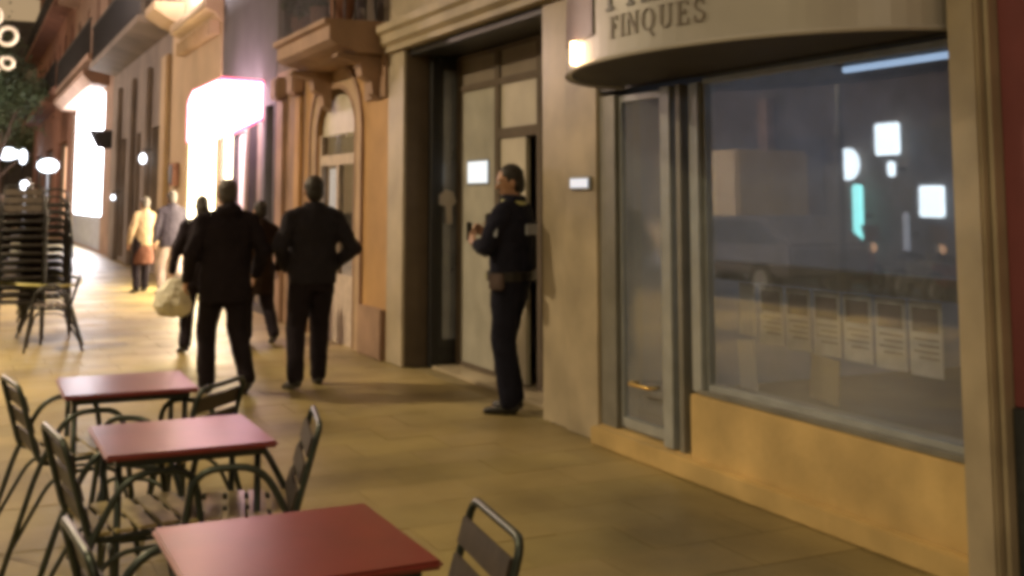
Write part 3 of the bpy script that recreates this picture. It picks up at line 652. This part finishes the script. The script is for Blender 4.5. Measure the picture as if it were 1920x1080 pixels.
# trees
def tree(x, y, h, lab):
    o = empty('street_tree', (x, y, 0), 0, lab, 'tree', 'trees far down the street')
    k = MB(); k.tube([(0, 0, 0), (.05, 0, h * .25), (0, .1, h * .5)], [.17, .13, .09], 8)
    for i in range(7):
        a = i * 2.4; r = h * .18; z = h * (.42 + .05 * i); k.tube([(0, .05, h * .3 + i * .15), (r * .5 * math.cos(a), r * .5 * math.sin(a), z - .2), (r * math.cos(a), r * math.sin(a), z + .2)], [.07, .05, .02], 6)
    part('trunk', M['bark'], o, k)
    vs = MB()
    objs = []
    for i in range(9):
        a = random.uniform(0, 6.28); r = random.uniform(0, h * .2)
        objs.append((r * math.cos(a), r * math.sin(a), random.uniform(h * .45, h * .92), random.uniform(.6, 1.1) * h * .13))
    V = []; Fc = []
    for (cx, cy, cz, rr) in objs:
        for i in range(420):
            p = Vector((random.gauss(0, .45), random.gauss(0, .45), random.gauss(0, .38))) * rr * 1.3
            q = Vector((cx, cy, cz)) + p; a = Vector((random.gauss(0, 1), random.gauss(0, 1), random.gauss(0, 1))).normalized(); b = a.orthogonal().normalized(); c = a.cross(b); s = random.uniform(.06, .13); kk = len(V)
            V += [q - b * s, q + c * s * .5, q + b * s, q - c * s * .5]; Fc.append((kk, kk + 1, kk + 2, kk + 3))
    me = bpy.data.meshes.new('crown'); me.from_pydata(V, [], Fc); me.update(); me.materials.append(M['leaf']); c = bpy.data.objects.new('crown', me); col.objects.link(c); c.parent = o
tree(1.3, 52, 8.0, 'dark green street tree at the left edge, nearest of the far trees'); tree(.6, 60, 10, 'taller street tree behind, against the dark sky'); tree(2.2, 78, 9, 'most distant street tree near the end building')

# street lamps (kerb line, outside the frame except the ornament)
def street_lamp(x, y, e, c, lab, z=5.2, arm=.9, size=.5, globe=False):
    o = empty('street_lamp', (x, y, 0), 0, lab, 'street lamp', 'street lamps along the kerb')
    part('pole', M['darkmetal'], o, MB().tube([(0, 0, 0), (0, 0, .9), (0, 0, z + .3)], [.09, .06, .045], 10), smooth=True)
    part('arm', M['darkmetal'], o, MB().tube(bez([(0, 0, z), (0, 0, z + .35), (arm, 0, z + .35)], .3), .03, 8), smooth=True)
    part('lamp_head', M['darkmetal'], o, MB().box(arm - .25, arm + .35, -.14, .14, z + .30, z + .40), bevel=.02)
    part('lens', lit('lamp lens', c, 6), o, MB().box(arm - .2, arm + .3, -.11, .11, z + .28, z + .298))
    if globe: ld = bpy.data.lights.new('lamp_light', 'POINT'); ld.shadow_soft_size = size / 2
    else: ld = bpy.data.lights.new('lamp_light', 'AREA'); ld.shape = 'DISK'; ld.size = size
    ld.energy = e; ld.color = c
    if globe: part('globe', lit('lamp globe', c, 3), o, MB().ball((arm + .05, 0, z - .02), .16), smooth=True)
    lo = bpy.data.objects.new('lamp_light', ld); col.objects.link(lo); lo.parent = o; lo.location = (arm + .05, 0, z - .30 if globe else z + .25)
street_lamp(-3.2, 3.2, 85, (1, .80, .42), 'kerb street lamp beside the near tables')
street_lamp(-3.2, 12.5, 360, (1, .77, .47), 'kerb street lamp level with the arched window')
street_lamp(-3.2, 24.0, 420, (1, .70, .56), 'kerb street lamp beyond the walkers', globe=True)
street_lamp(-3.2, 36.0, 650, (1, .76, .66), 'farthest kerb street lamp by the white lit front', globe=True)
street_lamp(-3.2, 52.0, 650, (1, .74, .6), 'kerb street lamp under the far trees', globe=True)
street_lamp(-3.2, -6.0, 90, (1, .82, .55), 'kerb street lamp behind the camera')
# ornament at the left edge
o = empty('light_ornament', (.16, 19.5, 0), 0, 'scrolled festive light ornament on a post at the top left edge', 'ornament')
part('post', M['darkmetal'], o, MB().tube([(-.1, 0, 0), (-.1, 0, 5.2)], .05, 8))
def curl(cx, cz, r, a0, a1, n=22): return [(cx + r * (1 - .25 * i / n) * math.cos(R(a0 + (a1 - a0) * i / n)), 0, cz + r * (1 - .25 * i / n) * math.sin(R(a0 + (a1 - a0) * i / n))) for i in range(n + 1)]
k = MB(); k.tube(curl(.40, 4.15, .15, 200, 560), .03, 8); k.tube(curl(.42, 3.72, .10, 120, 480), .028, 8); k.tube([(.1, 0, 3.35), (.16, 0, 3.7), (.2, 0, 4.05), (.12, 0, 4.45)], .055, 8); k.tube([(.12, 0, 3.5), (.3, 0, 3.62)], .03, 8); k.tube(curl(.15, 4.45, .16, -90, 250), .03, 8)
part('scroll', M['ornament'], o, k, smooth=True)
o = MB().tube([(.3, 19.5, 5.1), (1.5, 20.0, 4.95), (2.7, 20.4, 5.0), (FX, 20.8, 5.3)], .012, 6).build('overhead_cable', M['darkmetal']); tag(o, 'thin cable strung across the street at the top left', 'cable')

# ------------------------------------------------------------------ opposite side (seen mirrored in the shop glass)
ob = empty('opposite_building', (-12, -10, 0), 0, 'dark building across the road mirrored in the shop window', 'building')
part('wall', M['brown'], ob, MB().box(-.5, 0, 0, 60, 0, 14))
for i in range(14):
    f = part('window', M['grey'], ob, MB().box(.002, .06, 2 + i * 4, 3.3 + i * 4, 4.5, 6.8)); part('pane', M['windowglass'], f, MB().box(.062, .07, 2.1 + i * 4, 3.2 + i * 4, 4.6, 6.7))
for i in range(7): part('shutter', M['darkwall'], ob, MB().box(.002, .05, 1 + i * 8, 6 + i * 8, 0, 3.2))
part('column', M['pinkstone'], ob, MB().box(.055, .3, 34.9, 35.3, 0, 4.3))
def osign(y, z, w_, h, mt, lab, nm='lit_sign', x=-11.7):
    o = empty(nm, (x, y, z), 0, lab, 'lit sign', 'lit signs across the road'); part('panel', M[mt], o, MB().box(0, .1, -w_ / 2, w_ / 2, -h / 2, h / 2), bevel=.04); part('bracket', M['darkmetal'], o, MB().box(-.3, -.002, -.1, .1, -.05, .05))
osign(20.4, 3.0, .8, .75, 'bluewhite', 'square blue white sign high across the road')
osign(19.1, 1.55, .75, .7, 'bluewhite', 'square white sign lower across the road, right in the reflection')
osign(21.45, 1.2, .35, 1.5, 'cyan', 'tall narrow cyan sign across the road'); osign(20.3, 2.3, .25, .35, 'bluewhite', 'tiny bright sign under the high square one')
osign(19.9, .8, .2, 1.0, 'plate', 'slim pale upright light across the road'); osign(24.0, 1.4, .9, .8, 'oranglit', 'dull orange panel across the road')
o = empty('round_sign', (-11.7, 21.8, 2.45), 0, 'rounded cyan white sign across the road', 'lit sign', 'lit signs across the road'); part('disc', M['bluewhite'], o, MB().ball((0, 0, 0), .06, .42, .4), smooth=True); part('bracket', M['darkmetal'], o, MB().box(-.3, -.06, -.04, .04, -.04, .04))
def vehicle(nm, x, y, L_, W_, H_, body, lab, cat, van=False):
    o = empty(nm, (x, y, -.12), 0, lab, cat); h = L_ / 2
    prof = ([(-h, .35), (h, .35), (h, .95), (h - .35, 1.15), (h - .9, H_), (-h, H_)] if van else [(-h, .4), (h, .4), (h, .75), (h - .9, .9), (h - 1.5, H_), (-h + .8, H_), (-h, .95)])
    k = MB().prism([(p[0], p[1]) for p in prof], 'x', -W_ / 2, W_ / 2); part('body', body, o, k, bevel=.06)
    if not van: part('windows', M['black'], o, MB().prism([(h - .98, .93), (h - 1.5, H_ - .08), (-h + .85, H_ - .08), (-h + .3, .96)], 'x', -W_ / 2 - .01, W_ / 2 + .01))
    else: part('windows', M['black'], o, MB().prism([(h - .5, 1.15), (h - .95, H_ - .15), (h - 1.5, H_ - .15), (h - 1.5, 1.15)], 'x', -W_ / 2 - .01, W_ / 2 + .01))
    for yy in (-h + .8, h - .8):
        for xx in (-W_ / 2 + .1, W_ / 2 - .1):
            k = MB().tube([(xx - .11, yy, .33), (xx + .11, yy, .33)], .33, 18); wh = part('wheel', M['black'], o, k); part('rim', M['steel'], wh, MB().tube([(xx - .12, yy, .33), (xx + .12, yy, .33)], .19, 14))
vehicle('delivery_van', -7.6, 21.4, 3.8, 1.9, 2.75, mat('cream van paint', (.62, .50, .26), .4, var=.08), 'cream delivery van parked across the road', 'van', True)
vehicle('parked_car', -5.4, 17.2, 3.9, 1.7, 1.42, mat('grey car paint', (.12, .12, .15), .3, var=.1), 'dark grey car parked across the road near the lit signs', 'car')

def motorbike(x, y, rz, lab):
    o = empty('parked_motorbike', (x, y, -.12), rz, lab, 'motorbike', 'motorbikes parked across the road')
    for yy in (-.62, .62):
        wh = part('wheel', M['black'], o, MB().tube([(0, yy + .26 * math.cos(a), .30 + .26 * math.sin(a)) for a in [i * math.pi / 9 for i in range(18)]], .05, 8, True), smooth=True)
        part('rim', M['steel'], wh, MB().tube([(-.03, yy, .30), (.03, yy, .30)], .12, 12))
    part('body', M['maroon'] if x > -6.6 else M['steel'], o, MB().prism([(-.45, .35), (.25, .30), (.42, .75), (.15, .80), (-.05, .62), (-.6, .72)], 'x', -.13, .13), bevel=.03)
    part('seat', M['black'], o, MB().prism([(-.75, .80), (-.05, .70), (-.02, .78), (-.7, .90)], 'x', -.12, .12), bevel=.02)
    part('fork', M['steel'], o, MB().tube([(0, .62, .30), (0, .40, .95)], .035)); part('handlebar', M['darkmetal'], o, MB().tube([(-.33, .32, 1.02), (0, .42, .98), (.33, .32, 1.02)], .02))
    part('headlight', M['oranglit'] if rz > .2 else M['steel'], o, MB().ball((0, .52, .86), .09)); part('screen', M['greycloth'], o, MB().obox((0, .50, 1.12), .32, .02, .3, (R(20), 0, 0)))
for i, (x, y, rz, lab) in enumerate([(-6.3, 15.6, R(70), 'dark red motorbike parked across the road nearest the lit signs'), (-6.7, 14.5, R(80), 'steel grey motorbike in the middle of the row across the road'), (-6.4, 13.4, R(85), 'dark red motorbike at the near end of the row across the road')]): motorbike(x, y, rz, lab)

# ------------------------------------------------------------------ tables
def make_table():
    o = empty('cafe_table', (0, 0, 0)); h = .295
    part('table_top', M['tabletop'], o, MB().box(-h, h, -h, h, .70, .722), bevel=.008)
    part('apron', M['chairtube'], o, MB().box(-h + .04, h - .04, -h + .04, h - .04, .672, .698), bevel=.004)
    for s in (-1, 1):
        part('leg', M['chairtube'], o, MB().tube([(s * .24, -.23, .01), (s * .24, -.21, .675)], .0125, 8), smooth=True)
        part('leg', M['chairtube'], o, MB().tube([(s * .24, .23, .01), (s * .24, .21, .675)], .0125, 8), smooth=True)
        part('stretcher', M['chairtube'], o, MB().tube(bez([(s * .24, -.225, .12), (s * .24, -.10, .36), (s * .24, .10, .36), (s * .24, .225, .12)], .1), .009, 6), smooth=True)
    part('crossbar', M['chairtube'], o, MB().tube([(-.24, 0, .36), (.24, 0, .36)], .009, 6))
    return o
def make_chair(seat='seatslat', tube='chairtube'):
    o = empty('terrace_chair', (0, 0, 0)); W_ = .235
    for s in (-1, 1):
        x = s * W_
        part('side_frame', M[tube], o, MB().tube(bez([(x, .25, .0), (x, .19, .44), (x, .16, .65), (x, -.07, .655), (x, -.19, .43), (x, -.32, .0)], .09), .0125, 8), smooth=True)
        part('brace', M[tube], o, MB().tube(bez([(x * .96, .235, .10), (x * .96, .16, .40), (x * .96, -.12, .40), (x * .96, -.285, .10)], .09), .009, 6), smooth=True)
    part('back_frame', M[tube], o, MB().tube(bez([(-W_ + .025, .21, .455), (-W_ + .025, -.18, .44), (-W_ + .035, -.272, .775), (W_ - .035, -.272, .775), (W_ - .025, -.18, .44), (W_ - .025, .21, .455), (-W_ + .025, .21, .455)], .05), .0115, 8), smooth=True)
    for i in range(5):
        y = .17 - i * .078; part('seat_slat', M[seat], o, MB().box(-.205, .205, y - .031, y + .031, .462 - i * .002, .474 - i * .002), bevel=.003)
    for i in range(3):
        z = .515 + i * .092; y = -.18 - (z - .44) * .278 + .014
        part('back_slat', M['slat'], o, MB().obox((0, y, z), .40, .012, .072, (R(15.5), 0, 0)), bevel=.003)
    return o
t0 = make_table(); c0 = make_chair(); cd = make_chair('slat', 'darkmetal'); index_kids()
tabs = [(.79, 2.935, 'nearest red table, cut off by the bottom of the picture', .0), (.775, 4.46, 'middle red table with a pink shine on its top', 0.0), (.75, 5.79, 'farthest red table, its left half shining white', -.02)]
for i, (x, y, lab, rz) in enumerate(tabs):
    o = t0 if i == 0 else copy_tree(t0); o.location = (x, y, 0); o.rotation_euler = (0, 0, rz); tag(o, lab, 'table', 'red cafe tables in a row')
used = [False]
used2 = [False]
def chair(x, y, face, lab, group='terrace chairs at the red tables', z=0, dark=False):   # face: azimuth the chair looks to (0 = +Y, 90 = +X)
    src, u = (cd, used2) if dark else (c0, used)
    o = src if not u[0] else copy_tree(src); u[0] = True
    o.location = (x, y, z); o.rotation_euler = (0, 0, -R(face)); tag(o, lab, 'chair', group); return o
chair(1.00, 2.775, -83, 'slatted chair at the bottom, right of the nearest table')
chair(.98, 4.36, -78, 'slatted chair seen edge-on right of the middle table')
chair(.88, 5.40, -50, 'slatted chair turned towards us behind the right corner of the farthest table')
chair(.56, 3.05, 86, 'slatted chair at the bottom left, tucked under the nearest table')
chair(.60, 4.42, 84, 'slatted chair with pale seat slats left of the middle table')
chair(.51, 5.72, 82, 'slatted chair at the left edge beside the farthest table')
chair(.94, 13.3, -84, 'single slatted chair standing in front of the tall chair stacks', 'single chair by the stacks', dark=True)
ords = ['bottom', 'second', 'third', 'fourth', 'fifth', 'sixth', 'seventh', 'eighth', 'ninth', 'tenth', 'eleventh', 'twelfth', 'thirteenth']
for nm, X, Y, f, n in (('left', .66, 14.05, 184, 12), ('right', 1.00, 14.80, 96, 13)):
    for i in range(n):
        chair(X + random.uniform(-.012, .012), Y + i * .012, f + random.uniform(-2, 2), f'{ords[i]} chair of the {nm} tall stack of slatted chairs' if i == 0 else f'topmost chair of the {nm} stack of slatted chairs' if i == n - 1 else f'{ords[i]} chair from the ground in the {nm} stack of slatted chairs', f'stacked chairs, {nm} stack', z=i * .088, dark=True)
ring = [((.84 + .50 * math.cos(a)), 14.6 + .80 * math.sin(a), .64 + .02 * math.sin(2 * a)) for a in [2 * math.pi * i / 28 for i in range(28)]]
o = MB().tube(ring, .018, 6, True).build('security_strap', mat('yellow strap', (.45, .42, .14), .5, var=.2)); tag(o, 'yellowish strap tied round the chair stacks', 'strap')

# ------------------------------------------------------------------ people
def remesh(o, vox, smooth=3, disp=0, dscale=.12):
    md = o.modifiers.new('r', 'REMESH'); md.mode = 'VOXEL'; md.voxel_size = vox; md.use_smooth_shade = True
    if smooth: sm = o.modifiers.new('s', 'SMOOTH'); sm.iterations = smooth; sm.factor = .5
    if disp:
        tx = bpy.data.textures.new('folds', 'CLOUDS'); tx.noise_scale = dscale; tx.noise_depth = 3
        dm = o.modifiers.new('d', 'DISPLACE'); dm.texture = tx; dm.strength = disp; dm.mid_level = .5; dm.texture_coords = 'LOCAL'
    bpy.context.view_layer.update(); dg = bpy.context.evaluated_depsgraph_get()
    me = bpy.data.meshes.new_from_object(o.evaluated_get(dg)); mt = o.data.materials[0]; o.modifiers.clear(); o.data = me
    if not me.materials: me.materials.append(mt)
    for p in me.polygons: p.use_smooth = True
def hand(k, wr, d, nrm, s, side, curl=.5):
    d = Vector(d).normalized(); nrm = Vector(nrm); nrm = (nrm - d * nrm.dot(d)).normalized(); t = d.cross(nrm) * side; wr = Vector(wr)
    k.cap(wr - d * .02 * s, .026 * s, wr + d * .02 * s, .026 * s)
    for q in (-.027, -.009, .009, .027): k.cap(wr + d * .015 * s + t * q * .7 * s, .014 * s, wr + d * .082 * s + t * q * s, .0125 * s, 8)
    for q, ln in ((-.03, .060), (-.010, .074), (.010, .080), (.030, .072)):
        p = wr + d * .085 * s + t * q * s; a = 0.
        for j, fr in enumerate((.45, .32, .23)):
            a += curl * (.7 if j == 0 else 1.0); dd = (d * math.cos(a) + nrm * math.sin(a)); p2 = p + dd * ln * fr * s; k.cap(p, (.0095 - j * .0008) * s, p2, (.0088 - j * .0008) * s, 8); p = p2
    p = wr + d * .02 * s + t * .03 * s; dd = (d * .6 + t * .7 + nrm * .35).normalized(); p2 = p + dd * .042 * s; k.cap(p, .0125 * s, p2, .0105 * s, 8)
    dd = (d * .85 + t * .15 + nrm * .5).normalized(); k.cap(p2, .0105 * s, p2 + dd * .032 * s, .009 * s, 8)
def person(x, y, face, H, label, pose, top='navy', legs='blackcloth', hair='hair', long_hair=False, coat=.78, skirt=None, width=1.0, group=None, hood=False, sleeve_end=1.0, trs=True):
    s = H / 1.75; o = empty('person', (x, y, 0), -R(face), label, 'person', group)
    V = lambda a: Vector(a) * s
    ph = pose.get('hips', (0, 0, 0)); hz = .92 + ph[2]
    J = {}
    for sd, q in (('L', -1), ('R', 1)):
        J[sd + 'h'] = V((q * .09, ph[1], hz)); J[sd + 'k'] = V(pose.get(sd + 'k', (q * .10, .02, .49))); J[sd + 'a'] = V(pose.get(sd + 'a', (q * .11, -.02, .085)))
        J[sd + 's'] = V((q * .178 * width, ph[1] + pose.get('lean', 0), 1.405 + ph[2])); J[sd + 'e'] = V(pose.get(sd + 'e', (q * .26, -.03, 1.15))); J[sd + 'w'] = V(pose.get(sd + 'w', (q * .27, .05, .90)))
        J[sd + 'f'] = pose.get(sd + 'f', (q * .15, 1, -.05))
    lean = pose.get('lean', 0); cy = ph[1]
    nod = pose.get('nod', 0); turn = R(pose.get('turn', 0)); rot = Euler((-nod, 0, -turn)).to_matrix()
    hc = V((0, cy + lean + .02, 1.635 + ph[2]))
    def HD(p): return hc + rot @ (Vector(p) * s)
    b = MB()
    b.loft([(z * s, rx * s, ry * s, 0, (cy + lean * (z - .9) / .55) * s) for z, rx, ry in ((.84, .12, .09), (.90, .155, .105), (1.0, .145, .10), (1.1, .135, .095), (1.25, .155, .105), (1.38, .165, .10), (1.44, .13, .08), (1.49, .06, .055))])
    b.cap(V((0, cy + lean - .005, 1.44 + ph[2])), .055 * s, HD((0, -.01, -.05)), .05 * s)
    b.ball(HD((0, 0, .02)), .076 * s, .095 * s, .105 * s, rot=rot); b.ball(HD((0, .015, -.055)), .058 * s, .068 * s, .06 * s, rot=rot)
    b.cap(HD((0, .088, .015)), .010 * s, HD((0, .108, -.018)), .014 * s, 8); b.ball(HD((0, .086, -.052)), .022 * s, .010 * s, .009 * s, n=10, m=6); b.ball(HD((0, .075, -.095)), .022 * s, .018 * s, .016 * s, n=10, m=6)
    for q in (-1, 1): b.ball(HD((q * .078, -.005, -.005)), .012 * s, .020 * s, .032 * s, n=8, m=6, rot=rot); b.cap(HD((q * .014, .088, .035)), .010 * s, HD((q * .05, .078, .037)), .009 * s, 6)
    for sd, q in (('L', -1), ('R', 1)):
        b.cap(J[sd + 's'], .052 * s, J[sd + 'e'], .038 * s); b.cap(J[sd + 'e'], .038 * s, J[sd + 'w'], .026 * s)
        b.cap(J[sd + 'h'], .088 * s, J[sd + 'k'], .055 * s); b.cap(J[sd + 'k'], .054 * s, J[sd + 'a'], .037 * s)
        fd = Vector(J[sd + 'f']).normalized(); b.cap(J[sd + 'a'] - Vector((0, 0, .03 * s)), .032 * s, J[sd + 'a'] + fd * .13 * s - Vector((0, 0, .045 * s)), .025 * s)
        hd = pose.get(sd + 'hd', None) or (J[sd + 'w'] - J[sd + 'e']); hn = pose.get(sd + 'hn', (-q, .1, 0)); hand(b, J[sd + 'w'], hd, hn, s, q * pose.get(sd + 'th', 1), pose.get(sd + 'curl', .45))
    body = b.build('body', M['skin'], o); remesh(body, .0072 * s, 2)
    k = MB()
    for q in (-1, 1): k.ball(HD((q * .031, .083, .016)), .0115 * s, n=10, m=8)
    part('eyes', M['eye'], o, k, smooth=True)
    # hair
    k = MB(); k.ball(HD((0, -.018, .042)), .085 * s, .096 * s, .098 * s, rot=rot); k.ball(HD((0, -.045, -.01)), .078 * s, .065 * s, .085 * s, rot=rot)
    if long_hair:
        k.cap(HD((0, -.05, -.02)), .085 * s, HD((0, -.07, -.20)), .075 * s); k.cap(HD((0.02, -.07, -.2)), .075 * s, HD((.01, -.06, -.30)), .04 * s)
    h_ = k.build('hair', M[hair], o); remesh(h_, .009, 2, .012, .03)
    # trousers
    k = MB()
    if trs:
        for sd in 'LR':
            k.cap(J[sd + 'h'] + Vector((0, 0, .02)), .116 * s, J[sd + 'k'], .088 * s); k.cap(J[sd + 'k'], .087 * s, J[sd + 'a'] + Vector((0, 0, .01)), .072 * s)
        k.loft([((.80 + ph[2]) * s, .13 * s, .10 * s, 0, cy * s), ((.92 + ph[2]) * s, .178 * s, .125 * s, 0, cy * s), ((1.02 + ph[2]) * s, .16 * s, .115 * s, 0, cy * s)])
        tr = k.build('trousers', M[legs], o); remesh(tr, .012, 3, .02, .09)
    # shoes
    for sd in 'LR':
        fd = Vector(J[sd + 'f']).normalized(); a = J[sd + 'a']; k = MB(); up = Vector((0, 0, 1))
        k.cap(a - fd * .035 * s - up * .045 * s, .038 * s, a + fd * .09 * s - up * .05 * s, .040 * s); k.cap(a + fd * .08 * s - up * .052 * s, .041 * s, a + fd * .165 * s - up * .058 * s, .030 * s); k.cap(a, .05 * s, a - up * .04 * s, .045 * s)
        sh = k.build('shoe', M['shoe'], o); remesh(sh, .009, 2)
    # coat
    k = MB(); W_ = width
    rings = [(coat, .185 * W_, .135), (coat + .12, .195 * W_, .145), (1.02, .185 * W_, .14), (1.15, .185 * W_, .14), (1.30, .20 * W_, .145), (1.38, .195 * W_, .135), (1.44, .15 * W_, .11), (1.50, .10, .095), (1.55, .082, .085)]
    rings = [r for i, r in enumerate(rings) if i == 0 or r[0] > rings[i - 1][0]]
    k.loft([((z + ph[2]) * s, rx * s, ry * s, 0, (cy + lean * max(0, z - .9) / .55) * s) for z, rx, ry in rings])
    for sd in 'LR':
        k.cap(J[sd + 's'] + Vector((0, 0, -.02)), .076 * s, J[sd + 'e'], .066 * s); k.cap(J[sd + 'e'], .066 * s, J[sd + 'e'].lerp(J[sd + 'w'], .93 * sleeve_end), .047 * s)
    for q in (-1, 1): k.cap(V((q * .03, cy + lean, 1.47 + ph[2])), .07 * s, J[('L' if q < 0 else 'R') + 's'] + Vector((0, 0, .005)), .072 * s)
    if hood: k.ball(V((0, cy + lean - .07, 1.50 + ph[2])), .11 * s, .07 * s, .07 * s)
    ct = k.build('coat', M[top], o); remesh(ct, .013, 4, .035, .11)
    if skirt:
        z0, z1, mt = skirt; k = MB(); k.loft([(z0 * s, .20 * s, .16 * s, 0, cy * s), ((z0 + z1) / 2 * s, .19 * s, .15 * s, 0, cy * s), (z1 * s, .16 * s, .12 * s, 0, cy * s)]); sk = k.build('skirt', M[mt], o); remesh(sk, .014, 3, .03, .09)
    return o, J, HD, s
walkA = dict(Lk=(-.11, .14, .50), La=(-.12, .06, .09), Rk=(.12, .02, .50), Ra=(.15, -.16, .12), Rf=(.1, 1, -.35))
walkB = dict(Lk=(-.12, .05, .50), La=(-.17, -.10, .10), Lf=(-.2, 1, -.2), Rk=(.11, .12, .50), Ra=(.11, .12, .085))
# police officer in the doorway, seen from his left side: faces image left
cp = dict(Lk=(-.08, .03, .50), La=(-.08, -.02, .085), Rk=(.09, .10, .50), Ra=(.12, .03, .085), Le=(-.30, .06, 1.17), Lw=(-.10, .25, 1.20), Re=(.29, .04, 1.17), Rw=(.08, .24, 1.26), Lcurl=.6, Rcurl=.7,
          Lhn=(1, 0, .3), Rhn=(-1, 0, .2), lean=-.01, nod=.18, turn=-35, Lhd=(.5, .6, .35), Rhd=(-.5, .5, .4))
o, J, HD, s = person(3.79, 7.92, -40, 1.83, 'police officer in dark uniform standing in the doorway looking down at his hands', cp, 'navy', 'navy', 'hair', width=1.24, coat=.90, sleeve_end=.8)
part('collar', M['hivis'], o, MB().tube([(.10 * math.cos(R(a)), -.01 + .095 * math.sin(R(a)), 1.565 + .012 * math.sin(R(a))) for a in range(150, 391, 20)], .017, 6), smooth=True)
k = MB().loft([(.98, .250, .172, 0, 0), (1.05, .250, .172, 0, 0)]); part('belt', M['shoe'], o, k)
part('holster', M['shoe'], o, MB().box(.22, .285, -.03, .06, .80, 1.02), bevel=.015); part('pouch', M['greycloth'], o, MB().box(-.285, -.23, -.05, .06, .92, 1.04), bevel=.012)
part('pouch', M['hivis'], o, MB().box(-.10, -.04, .135, .175, .98, 1.04), bevel=.01)
part('radio', M['shoe'], o, MB().box(-.12, -.06, .13, .17, 1.36, 1.48), bevel=.01)
part('sleeve_badge', M['badge'], o, MB().obox((-.320, .01, 1.36), .01, .085, .10, (0, R(12), 0)), bevel=.003)
part('back_badge', M['badge'], o, MB().box(-.10, .10, -.172, -.160, 1.32, 1.40), bevel=.003)
ph_ = empty('mobile_phone', Vector((3.79, 7.92, 0)) + Matrix.Rotation(R(40), 3, 'Z') @ Vector((.0, .36, 1.33)), R(40), 'mobile phone held by the police officer', 'phone')
part('case', M['shoe'], ph_, MB().box(-.036, .036, -.006, .006, -.06, .08), bevel=.004); part('screen', M['black'], ph_, MB().box(-.032, .032, -.0095, -.0065, -.055, .075))
# walkers seen from behind
pm = dict(walkA); pm.update(Le=(-.30, -.04, 1.16), Lw=(-.30, .10, .93), Re=(.31, -.05, 1.17), Rw=(.30, .12, .95))
person(2.02, 9.72, -6, 1.74, 'man in black coat walking away, wide apart legs, greying short hair', pm, 'blackcloth', 'blackcloth', 'hairg', coat=.74, width=1.16, hood=True, group='people walking away')
pr = dict(walkB); pr.update(Le=(-.32, -.08, 1.16), Lw=(-.19, .12, .98), Re=(.34, -.08, 1.15), Rw=(.20, .12, .97))
person(2.76, 9.72, -4, 1.77, 'man in charcoal jacket with hands in pockets walking beside the arched window', pr, 'charcoal', 'blackcloth', 'hair', coat=.86, width=1.14, group='people walking away')
pw = dict(walkB); pw.update(Le=(-.27, -.02, 1.15), Lw=(-.30, .06, .89), Lcurl=.9)
person(2.33, 12.5, -2, 1.62, 'long haired woman in black carrying a pale plastic bag', pw, 'blackcloth', 'blackcloth', 'hair', long_hair=True, coat=.72, width=1.02, group='people walking away')
bg_ = empty('plastic_bag', (2.06, 12.50, .37), 0, 'pale bulging plastic bag carried in the left hand of the long haired woman', 'bag')
k = MB(); k.loft([(-.0, .09, .06, 0.03, 0), (.03, .17, .10, .01, 0), (.12, .20, .12, 0, 0), (.24, .185, .11, -.01, 0), (.34, .13, .07, .01, 0), (.40, .06, .03, .04, 0)]); bo = k.build('sack', M['bag'], bg_); remesh(bo, .012, 3, .05, .1)
k = MB()
for q in (-.02, .02): k.tube(bez([(-.02, q, .36), (.05, q * .4, .46), (.10, q, .36)], .03), .007, 6)
part('handles', M['bag'], bg_, k)
pd = dict(walkA)
person(3.05, 12.9, -8, 1.56, 'woman in long dark brown coat between the two men', pd, 'browncloth', 'blackcloth', 'hair', coat=.60, width=.92, group='people walking away')
person(2.92, 20.9, -20, 1.62, 'person in pale yellow jacket and dark red skirt far along the pavement', dict(walkB), 'yellowcloth', 'blackcloth', 'hairg', coat=.86, skirt=(.52, .90, 'redcloth'), width=.95, group='people far along the street')
person(3.26, 20.2, -12, 1.72, 'person in slate blue jacket and pale trousers under the wall box', dict(walkA), 'slate', 'palecloth', 'hairg', coat=.80, width=1.08, group='people far along the street')
person(1.05, 33, 175, 1.72, 'blurred pedestrian in grey coat left of the chair stacks', dict(walkA), 'greycloth', 'blackcloth', 'hair', coat=.7, group='people far along the street')
